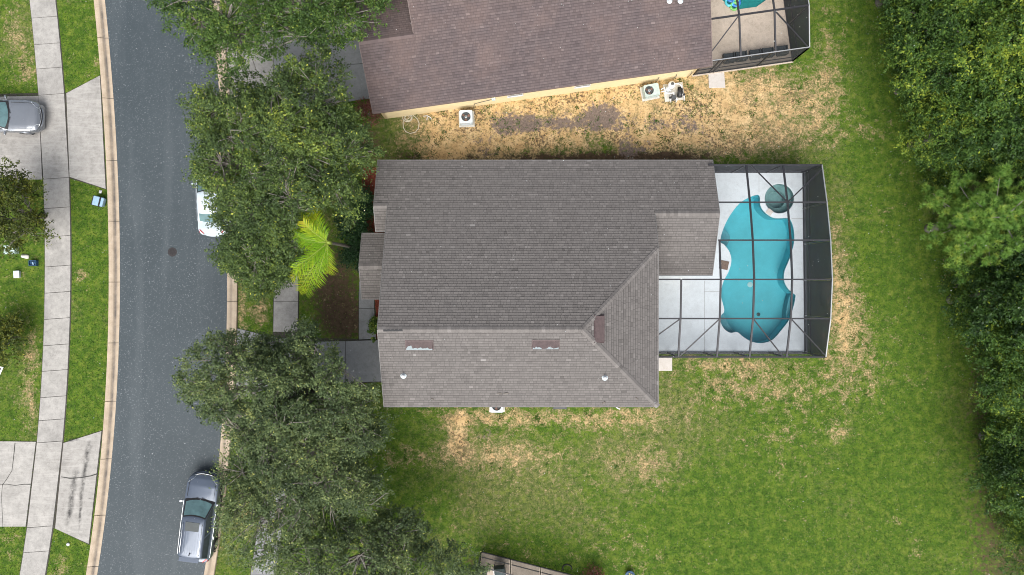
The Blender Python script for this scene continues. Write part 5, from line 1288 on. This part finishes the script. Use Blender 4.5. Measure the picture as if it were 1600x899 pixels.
# ================================================================== vegetation
def unit(a): return a / np.maximum(1e-9, np.linalg.norm(a, axis=-1, keepdims=True))
def leaf_mesh(C, N, A, Ln, Wd):
    """rhombic leaves: centres, normals, long axes, lengths, widths"""
    A = unit(A - N * (A * N).sum(1, keepdims=True)); B = np.cross(N, A)
    l = (Ln / 2)[:, None]; w = (Wd / 2)[:, None]
    V = np.stack([C - A * l, C + B * w - A * l * .1 + N * w * .25, C + A * l, C - B * w - A * l * .1 + N * w * .25], 1).reshape(-1, 3)
    return V, np.arange(len(V)).reshape(-1, 4)
def spray(cent, dirs_up, per, sig, ll, lw, rng, tone0, ntw=7, up=.9):
    """leaves set along short twigs that fan out from each cluster centre"""
    n_ = len(cent); tw = unit(rng.normal(size=(n_, ntw, 3)) * np.array([1, 1, .55]) + dirs_up[:, None, :] * .75)
    k = rng.integers(0, ntw, (n_, per)); t = rng.random((n_, per)) ** .75
    d = np.take_along_axis(tw, k[..., None], 1)
    C = cent[:, None, :] + d * (t * sig[:, None])[..., None] + rng.normal(size=(n_, per, 3)) * .035 * (1 + sig[:, None, None])
    N = unit(rng.normal(size=(n_, per, 3)) * .62 + np.array([0, 0, up])); A = unit(d + rng.normal(size=d.shape) * .7)
    ton = np.clip(tone0[:, None] + rng.normal(size=(n_, per)) * .13, 0, .93)
    hot = rng.random((n_, per)) < .012; ton[hot] = rng.uniform(.93, 1, hot.sum())
    ln = ll * rng.uniform(.5, 1.4, n_ * per)
    V, F = leaf_mesh(C.reshape(-1, 3), N.reshape(-1, 3), A.reshape(-1, 3), ln, ln * lw)
    return V, F, np.repeat(ton.ravel(), 4)
def make_tree(name, label, base, height, rx, ry, rz, ncl, per, seed, mat, ll=.115, lw=.5, group=None, gap=.42, sig=(.35, .75), tone=(.36, .14), nl=11, cat='tree', twigs=True, lobes=.16, avoid=(), extra=()):
    rng = np.random.default_rng(seed); base = np.array(base, float)
    cz = height - rz; c0 = base + np.array([0, 0, cz])
    ph = rng.uniform(0, 6.28, 5); am = rng.uniform(.5, 1, 5) * lobes
    pts = []
    while len(pts) < ncl:
        d = unit(rng.normal(size=(ncl, 3))); d[:, 2] = np.where(d[:, 2] < -.25, -d[:, 2], d[:, 2])
        r = .50 + .50 * rng.random(ncl) ** .55
        th = np.arctan2(d[:, 1], d[:, 0]); lob = 1 + sum(am[i] * np.sin((i + 2) * th + ph[i]) for i in range(5)) * np.sqrt(1 - d[:, 2] ** 2)
        q = d * r[:, None] * lob[:, None]
        g = fbm(q[:, 0] * rx + seed * 3.1, q[:, 1] * ry + q[:, 2] * 2.0, .55, 3)
        ok = g > gap
        w3 = c0 + q * np.array([rx, ry, rz]); sx = 800 + w3[:, 0] * FPX / (CAM_H - w3[:, 2]); sy = 449.5 - w3[:, 1] * FPX / (CAM_H - w3[:, 2])
        for ax_, ay_, ar_ in avoid: ok &= ((sx - ax_) ** 2 + (sy - ay_) ** 2) > ar_ ** 2
        pts += list(q[ok])
    Q = np.array(pts[:ncl]); cent = c0 + Q * np.array([rx, ry, rz])
    for ex, ey, ez, er, en in extra:      # a bough that reaches further out
        d = unit(rng.normal(size=(en, 3))) * (rng.random((en, 1)) ** .4) * er * np.array([1, 1, .5]); cent = np.concatenate([cent, np.array(U(ex, ey, ez)) + d])
    ncl = len(cent); Q = (cent - c0) / np.array([rx, ry, rz])
    t = thing(name, label, cat, tuple(base), group)
    up = unit(Q * np.array([1, 1, .8]) + np.array([0, 0, .5]))
    lowf = fbm(cent[:, 0], cent[:, 1], .8, 3) - .5
    t0 = tone[0] + rng.normal(size=ncl) * tone[1] * .7 + lowf * .65
    V, F, T = spray(cent, up, per, rng.uniform(*sig, ncl), ll, lw, rng, t0)
    cr = meshobj('crown', V, F, M[mat], t, False, {'tone': T})
    # trunk and limbs
    r0 = .035 * height; fork = base + np.array([rng.uniform(-.2, .2), rng.uniform(-.2, .2), height * .30])
    MB().tube([base + np.array([0, 0, -.2]), base + np.array([0, 0, .15]), base + (fork - base) * .5, fork, fork + np.array([0, 0, height * .12])], [r0 * 1.7, r0 * 1.15, r0 * .95, r0 * .85, r0 * .5], 10).obj('trunk', M['bark'], t, True)
    nodes = []; nrad = []; limbs = MB()
    for i in range(nl):
        a = 2 * math.pi * i / nl + rng.uniform(-.3, .3); el = rng.uniform(.25, 1.1)
        tgt = c0 + np.array([math.cos(a) * math.cos(el) * rx, math.sin(a) * math.cos(el) * ry, math.sin(el) * rz]) * rng.uniform(.72, .88)
        mid = fork * .5 + tgt * .5 + np.array([rng.uniform(-.3, .3), rng.uniform(-.3, .3), rng.uniform(.1, .7)])
        path = [(1 - s) ** 2 * fork + 2 * s * (1 - s) * mid + s * s * tgt for s in np.linspace(0, 1, 9)]
        path = [q + rng.normal(size=3) * .06 * (j > 0) for j, q in enumerate(path)]
        rd = [r0 * .55 * (1 - .88 * j / 8) for j in range(9)]; limbs.tube(path, rd, 6); nodes += path[2:]; nrad += rd[2:]
    nodes = np.array(nodes); nrad = np.array(nrad)
    if twigs:
        for q in cent[rng.random(ncl) < .8]:
            j = int(np.argmin(((nodes - q) ** 2).sum(1) + (nodes[:, 2] > q[2]) * 1.5)); s_ = nodes[j]
            if ((s_ - q) ** 2).sum() > 4.5: continue
            m_ = (s_ + q) / 2 + rng.normal(size=3) * .12; e = q + (q - s_) * .12 + np.array([0, 0, .1])
            limbs.tube([s_, m_, q, e], [min(.034, nrad[j] * .6), .023, .015, .006], 4, False)
    limbs.obj('limbs', M['twig'], t, True)
    return t
def crown_at(px, py, z): v = U(px, py, z); return (v.x, v.y, 0)

make_tree('oak_tree', 'broad fresh green oak overhanging the street and the brown shingled roof', crown_at(428, -18, 6.0), 8.6, 5.3, 3.9, 3.0, 900, 105, 3, 'oak2', gap=.37, tone=(.42, .15), nl=18)
make_tree('oak_tree', 'dense dark oak spreading over the white parked car and the front lawn', crown_at(443, 240, 5.8), 8.2, 4.55, 4.3, 3.0, 980, 110, 5, 'oak', gap=.35, tone=(.42, .17), lobes=.10, nl=18, avoid=((500, 364, 44), (490, 425, 24)), extra=((430, 410, 4.8, 1.3, 46), (412, 445, 4.2, .8, 16), (340, 268, 5.6, 1.2, 26), (352, 330, 5.0, .8, 14), (372, 400, 4.6, 1.2, 40), (322, 180, 5.6, 1.2, 50)))
make_tree('oak_tree', 'lower dark oak bough mass beside the bright palm and the kerb', crown_at(415, 378, 4.6), 6.4, 2.5, 2.5, 2.3, 360, 95, 6, 'oak', gap=.28, tone=(.34, .12), nl=12, avoid=((502, 364, 46), (490, 425, 28)))
make_tree('oak_tree', 'grey green open oak with bare twigs over the driveway and the dark car', crown_at(456, 612, 5.8), 8.2, 4.3, 3.9, 2.9, 860, 95, 8, 'oak3', gap=.41, tone=(.42, .18), sig=(.30, .72), nl=20, lobes=.24, avoid=((572, 562, 44), (640, 580, 55), (548, 508, 44)))
make_tree('oak_tree', 'thin grey green oak with pale twigs beside the lower front lawn', crown_at(474, 722, 5.2), 7.2, 4.4, 3.9, 2.5, 800, 85, 9, 'oak3', lobes=.22, gap=.38, tone=(.42, .18), sig=(.30, .8), nl=20, extra=((418, 785, 4.6, 1.5, 60), (520, 806, 4.4, 1.8, 80), (375, 735, 4.6, 1.2, 40), (585, 690, 4.2, .9, 14)))
make_tree('oak_tree', 'dark green oak beside the corner of the cream patio cage', crown_at(578, 892, 5.0), 7.0, 4.3, 3.2, 2.4, 680, 90, 12, 'oak3', gap=.28, tone=(.38, .15), sig=(.3, .75), nl=18)
make_tree('small_tree', 'small rounded yellow green tree above the transformer box', crown_at(18, 330, 2.9), 3.9, 1.5, 1.95, 1.5, 170, 90, 14, 'yellowleaf', gap=.33, ll=.12, tone=(.36, .2), nl=7)
make_tree('leafy_shrub', 'small yellow green bush on the left lawn above the yard sign', crown_at(8, 528, 1.2), 1.8, .85, 1.2, .85, 70, 80, 15, 'yellowleaf', gap=.3, ll=.12, tone=(.4, .22), nl=6, cat='shrub', twigs=False)
# wood along the back lawn: three kinds of crown, copied
wood = [(1478, 20, 7.5, 1.0), (1560, 60, 8.5, 1.25), (1466, 110, 6.5, .85), (1535, 150, 8, 1.1), (1490, 205, 6.5, .9), (1580, 190, 8, 1.1), (1545, 245, 5, .7), (1640, 330, 6, .9),
        (1545, 470, 5.5, .80), (1600, 520, 7, 1.05), (1620, 620, 6.5, .95), (1600, 700, 5.5, .85), (1638, 770, 6.5, .95), (1650, 860, 6, .85), (1640, 440, 9, 1.2), (1440, -45, 7, .9), (1540, -55, 8, 1.1), (1650, 100, 9, 1.2)]
protos = [make_tree('woodland_tree', 'dense dark broadleaf tree in the wood behind the back lawn', (0, 0, 0), 7.6, 3.0, 2.9, 2.7, 400, 100, 21, 'wood', twigs=False, gap=.33, tone=(.42, .2), ll=.125, group='trees of the wood behind the lawn', lobes=.2),
          make_tree('woodland_tree', 'dense dark broadleaf tree in the wood behind the back lawn', (0, 0, 0), 7.0, 2.7, 3.0, 2.5, 400, 100, 22, 'wood', twigs=False, gap=.33, tone=(.52, .22), ll=.11, group='trees of the wood behind the lawn', lobes=.2),
          make_tree('woodland_tree', 'dense dark broadleaf tree in the wood behind the back lawn', (0, 0, 0), 7.2, 2.9, 2.7, 2.6, 400, 100, 23, 'wood', twigs=False, gap=.34, tone=(.24, .2), ll=.13, group='trees of the wood behind the lawn', lobes=.22)]
used = set()
for i, (px_, py_, z_, s_) in enumerate(wood):
    k = i % 3; o_ = protos[k] if k not in used else copy_tree(protos[k]); used.add(k)
    o_.location = crown_at(px_, py_, z_ * .62); lab_, grp_ = (('dense dark broadleaf tree in the wood level with the neighbour cage', 'trees of the wood by the neighbour cage') if py_ < 215 else ('dense broadleaf tree in the wood beside the light green pine', 'wood trees around the pine') if py_ < 540 else ('dense broadleaf tree in the wood beside the lower lawn', 'wood trees by the lower lawn')); o_['label'] = lab_; o_['group'] = grp_; o_.rotation_euler = (0, 0, i * 1.7); o_.scale = (s_, s_, s_ * random.uniform(.85, 1.05))
# low bushes where the wood meets the grass
rngb = np.random.default_rng(4)
bp = make_tree('hedge_bush', 'low leafy bush at the edge of the wood', (0, 0, 0), 1.7, 1.0, 1.0, .9, 80, 90, 31, 'wood', gap=.3, tone=(.45, .2), nl=6, cat='bush', twigs=False, group='bushes along the wood edge', ll=.11)
first = True
for px_, py_, s_ in ((1412, 30, 1.0), (1408, 75, .9), (1420, 125, 1.0), (1436, 170, .9), (1452, 215, .9), (1468, 262, .9), (1486, 305, .8), (1500, 440, .9), (1512, 480, .7), (1530, 505, .9), (1548, 545, .8), (1572, 590, .9), (1566, 640, .9), (1556, 680, .8), (1552, 715, .8), (1570, 745, .9), (1578, 790, .8), (1590, 830, .8), (1600, 560, 1.1), (1500, 60, 1.2), (1398, -5, .9)):
    o_ = bp if first else copy_tree(bp); first = False
    o_.location = crown_at(px_, py_, .8); lab_, grp_ = (('low leafy bush at the wood edge level with the neighbour cage', 'bushes by the neighbour cage') if py_ < 215 else ('low leafy bush at the wood edge beside the light green pine', 'bushes around the pine') if py_ < 520 else ('low leafy bush at the wood edge beside the lower lawn', 'bushes by the lower lawn')); o_['label'] = lab_; o_['group'] = grp_; o_.rotation_euler = (0, 0, rngb.uniform(0, 6)); o_.scale = (s_, s_ * rngb.uniform(.8, 1.2), s_)
# pine
def make_pine(name, label, base, height, rx, ry, rz, ntuft, seed):
    rng = np.random.default_rng(seed); base = np.array(base); c0 = base + np.array([0, 0, height - rz])
    t = thing(name, label, 'tree', tuple(base))
    MB().tube([base + np.array([0, 0, -.2]), base + np.array([0, 0, .2]), base + np.array([.1, 0, height * .5]), base + np.array([0, .1, height * .95])], [.30, .22, .16, .04], 10).obj('trunk', M['bark'], t, True)
    limbs = MB(); tips = []
    for i in range(26):
        z = height * (.42 + .5 * i / 26); a = i * 2.4 + rng.uniform(-.3, .3); f = 1 - max(0, (i / 26 - .25)) ** 1.5 * .9
        e = base + np.array([math.cos(a) * rx * f * rng.uniform(.75, 1.0), math.sin(a) * ry * f * rng.uniform(.75, 1.0), z + rng.uniform(.2, .9)])
        s_ = base + np.array([0, 0, z]); m_ = (s_ + e) / 2 + np.array([0, 0, -.15])
        pth = [(1 - u) ** 2 * s_ + 2 * u * (1 - u) * m_ + u * u * e for u in np.linspace(0, 1, 7)]; limbs.tube(pth, [.06, .05, .045, .035, .028, .02, .01], 5)
        for u in np.linspace(.25, 1, 9):
            q = (1 - u) ** 2 * s_ + 2 * u * (1 - u) * m_ + u * u * e
            for _ in range(ntuft // 234 + 1): tips.append(q + rng.normal(size=3) * np.array([.42, .42, .22]) * (1.1 - .4 * u))
    limbs.obj('limbs', M['twig'], t, True)
    tips = np.array(tips); nt = len(tips); per = 70
    D = unit(rng.normal(size=(nt, per, 3)) * np.array([1, 1, .6]) + np.array([0, 0, .75])); l = rng.uniform(.16, .30, (nt, per, 1))
    C0 = np.repeat(tips[:, None, :], per, 1); S = unit(np.cross(D, np.array([0, 0, 1.0]) + rng.normal(size=D.shape) * .2)) * .016
    V = np.stack([C0 - S, C0 + S, C0 + D * l], 2).reshape(-1, 3); F = np.arange(len(V)).reshape(-1, 3)
    ton = np.clip(.62 + rng.normal(size=(nt, 1)) * .18 + rng.normal(size=(nt, per)) * .12, 0, 1); ton = np.repeat(ton.ravel(), 3)
    meshobj('crown', V, F, M['pine'], t, False, {'tone': ton})
make_pine('pine_tree', 'light green long needled pine standing out from the dark wood', crown_at(1536, 345, 5.0), 7.6, 2.9, 3.1, 2.4, 1000, 41)
# palm
def make_palm(base, tip):
    base, tip = np.array(base), np.array(tip); t = thing('palm_tree', 'bright yellow green palm with arching fronds in front of the porch', 'palm', tuple(base))
    rng = np.random.default_rng(17)
    pth = [base + (tip - base) * s for s in np.linspace(0, 1, 10)]
    MB().tube([base + np.array([0, 0, -.1])] + pth[1:], [.13] + [.095 - .02 * s for s in np.linspace(0, 1, 9)], 10).obj('trunk', M['bark'], t, True)
    m = MB(); m.tube([tip + np.array([0, 0, -.5]), tip + np.array([0, 0, -.1]), tip + np.array([0, 0, .1])], [.10, .12, .05], 10); m.obj('crownshaft', M['rachis'], t, True)
    for ang, L, rise, droop in ((150, 2.9, .9, 1.0), (137, 2.5, .9, 1.0), (118, 2.1, 1.0, 1.0), (196, 1.7, .9, 1.5), (222, 3.1, .9, 1.3), (232, 3.4, .8, 1.4), (243, 3.4, .7, 1.5), (250, 2.6, .9, 1.4), (215, 2.4, 1.3, .8), (128, 1.6, 1.5, .5), (160, 1.8, 1.3, .8), (108, 1.8, 1.1, 1.0), (262, 1.8, .8, 1.5), (178, 1.5, 1.2, .9)):
        a = math.radians(ang + rng.uniform(-5, 5)); d = np.array([math.cos(a), math.sin(a), 0]); sd = np.array([-d[1], d[0], 0])
        N_ = 34; R_ = []; V = []; F = []; T = []
        for i in range(N_ + 1):
            u = i / N_; R_.append(tip + d * L * u * (1 - .12 * u * u) + np.array([0, 0, rise * u - droop * u * u * 1.05]) + sd * .12 * math.sin(u * 2.5))
        ft = rng.uniform(.25, .6)
        for i in range(3, N_):
            u = i / N_; fd = unit(R_[i + 1] - R_[i - 1]); ll = .66 * math.sin(math.pi * min(1, .12 + .88 * (1 - u) ** .8) * .55 + .25) * rng.uniform(.85, 1.1)
            for s in (-1, 1):
                ld = unit(sd * s * .85 + fd * (.75 + rng.uniform(-.2, .2)) + np.array([0, 0, .12 + rng.uniform(-.15, .15)])); p0 = R_[i]
                w = fd * .013; mid = p0 + ld * ll * .55; end = p0 + ld * ll + np.array([0, 0, -.30 * ll - .06]); k = len(V)
                V += [p0 - w, p0 + w, mid + w * 1.2, mid - w * 1.2, end]; F += [(k, k + 1, k + 2, k + 3), (k + 3, k + 2, k + 4)]
                tn = np.clip(ft + .35 * u + rng.normal() * .1, 0, 1); T += [tn] * 5
        fr = meshobj('frond', V, F, M['palm'], t, False, {'tone': T})
        MB().tube([R_[i] for i in range(0, N_ + 1, 4)], [.026 - .0025 * i for i in range(9)], 5).obj('rachis', M['rachis'], fr, True)
make_palm((*U(550, 386)[:2], 0), U(513, 379, 5.6))
# shrubs by the porch and the walk
for i, (px_, py_, lab, sx, sy, h_) in enumerate(((556, 348, 'dark glossy shrub against the red mulch by the front wing', .85, 1.1, 1.5), (560, 398, 'dark glossy shrub beside the porch below the palm trunk', .8, .55, 1.1), (566, 318, 'leafy green shrub at the corner of the red mulch bed under the oak', .65, .7, 1.2))):
    make_tree('leafy_shrub', lab, crown_at(px_, py_, .7), h_, sx, sy, .75, 60, 90, 50 + i, 'shrub', gap=.25, ll=.10, tone=(.4, .2), nl=5, cat='shrub', twigs=False)
make_tree('leafy_shrub', 'small bright leafy plant in the mulch beside the front walk', crown_at(583, 512, .5), .8, .26, .5, .4, 22, 26, 55, 'oak2', gap=.2, ll=.16, lw=.65, tone=(.5, .15), nl=4, cat='plant', twigs=False, sig=(.12, .3))
make_tree('leafy_shrub', 'low reddish shrub at the corner of the cream wall by the oak', crown_at(577, 176, .5), .9, .4, .4, .4, 30, 50, 56, 'redleaf', gap=.2, ll=.10, tone=(.5, .2), nl=4, cat='shrub', twigs=False)
make_tree('leafy_shrub', 'small reddish bush at the foot of the lawn beside the black hoop', crown_at(928, 897, .3), .5, .35, .3, .25, 24, 40, 57, 'redleaf', gap=.2, ll=.09, tone=(.5, .2), nl=4, cat='shrub', twigs=False)

# ------------------------------------------------------------------ grass and weeds
def excluded(x, y):
    r = np.zeros(len(x), bool)
    for P in EXCL: r |= inside(P, x, y)
    return r
def blades(name, n_, seed, h, w, accept, tone_fn, mat, spread=0.0, per=1):
    rng = np.random.default_rng(seed); x = rng.uniform(-30.5, 30.5, n_); y = rng.uniform(-17.2, 17.2, n_)
    f = fields(x, y); k = rng.random(n_) < accept(x, y, f); x, y = x[k], y[k]; f = [a[k] for a in f]
    k = ~excluded(x, y); x, y = x[k], y[k]; f = [a[k] for a in f]; m_ = len(x)
    tn = tone_fn(x, y, f, rng)
    if per > 1:
        x = np.repeat(x, per) + rng.normal(size=m_ * per) * spread; y = np.repeat(y, per) + rng.normal(size=m_ * per) * spread; tn = np.repeat(tn, per) + rng.normal(size=m_ * per) * .08; m_ = len(x)
    a = rng.uniform(0, 2 * np.pi, m_); le = rng.uniform(.2, 1.15, m_); hh = h * rng.uniform(.5, 1.3, m_); ww = w * rng.uniform(.6, 1.3, m_)
    B = np.stack([x, y, np.full(m_, .0)], 1); S = np.stack([-np.sin(a), np.cos(a), np.zeros(m_)], 1) * ww[:, None]
    D = np.stack([np.cos(a) * np.sin(le), np.sin(a) * np.sin(le), np.cos(le)], 1) * hh[:, None]
    V = np.stack([B - S, B + S, B + D], 1).reshape(-1, 3)
    o_ = meshobj(name, V, np.arange(len(V)).reshape(-1, 3), M[mat], None, False, {'tone': np.repeat(np.clip(tn, 0, 1), 3)})
    return o_
# rain in the air: small falling drops
rr = np.random.default_rng(77); nd_ = 2600
zr_ = 1 + 35 * rr.random(nd_) ** 1.2; ra_ = 1.04 * (CAM_H - zr_) / FPX
xr_ = rr.uniform(-800, 800, nd_) * ra_; yr_ = rr.uniform(-450, 450, nd_) * ra_
fall = unit(np.array([-.10, -.06, -1.0])); Cr = np.stack([xr_, yr_, zr_], 1); hl = rr.uniform(.012, .030, (nd_, 1)) * (.45 + .55 * (CAM_H - zr_[:, None]) / CAM_H); wr = hl * .38
e1 = unit(np.cross(fall, np.array([0, 1.0, 0]))); e2 = np.cross(fall, e1)
Vr = np.stack([Cr + fall * hl, Cr + e1 * wr, Cr + e2 * wr, Cr - e1 * wr, Cr - e2 * wr, Cr - fall * hl], 1).reshape(-1, 3)
Fr = (np.arange(nd_)[:, None, None] * 6 + np.array([(0, 1, 2), (0, 2, 3), (0, 3, 4), (0, 4, 1), (5, 2, 1), (5, 3, 2), (5, 4, 3), (5, 1, 4)])[None]).reshape(-1, 3)
tag(meshobj('rain', Vr, Fr, M['rain'], None, True), 'light rain drops falling through the air', 'rain', kind='stuff')
g_ = blades('grass', 330000, 61, .085, .016, lambda x, y, f: np.clip(1.05 - 1.5 * np.clip(f[0], 0, 1) - .9 * np.clip(f[2], 0, 1), .04, 1),
            lambda x, y, f, r: .34 + .42 * np.clip(f[1], 0, 1) + r.normal(size=len(x)) * .15 + (fbm(x, y, .5, 3) - .5) * .5, 'grass')
tag(g_, 'short patchy lawn grass around the houses', 'grass', kind='stuff')
w_ = blades('weeds', 16000, 62, .12, .018, lambda x, y, f: np.clip(np.clip(f[0], 0, 1) * 1.0 - .2, 0, .9) * (fbm(x, y, .9, 4) > .47), lambda x, y, f, r: .12 + .35 * r.random(len(x)), 'grass', .075, 14)
tag(w_, 'sparse dark weeds scattered over the bare sand', 'weeds', kind='stuff')
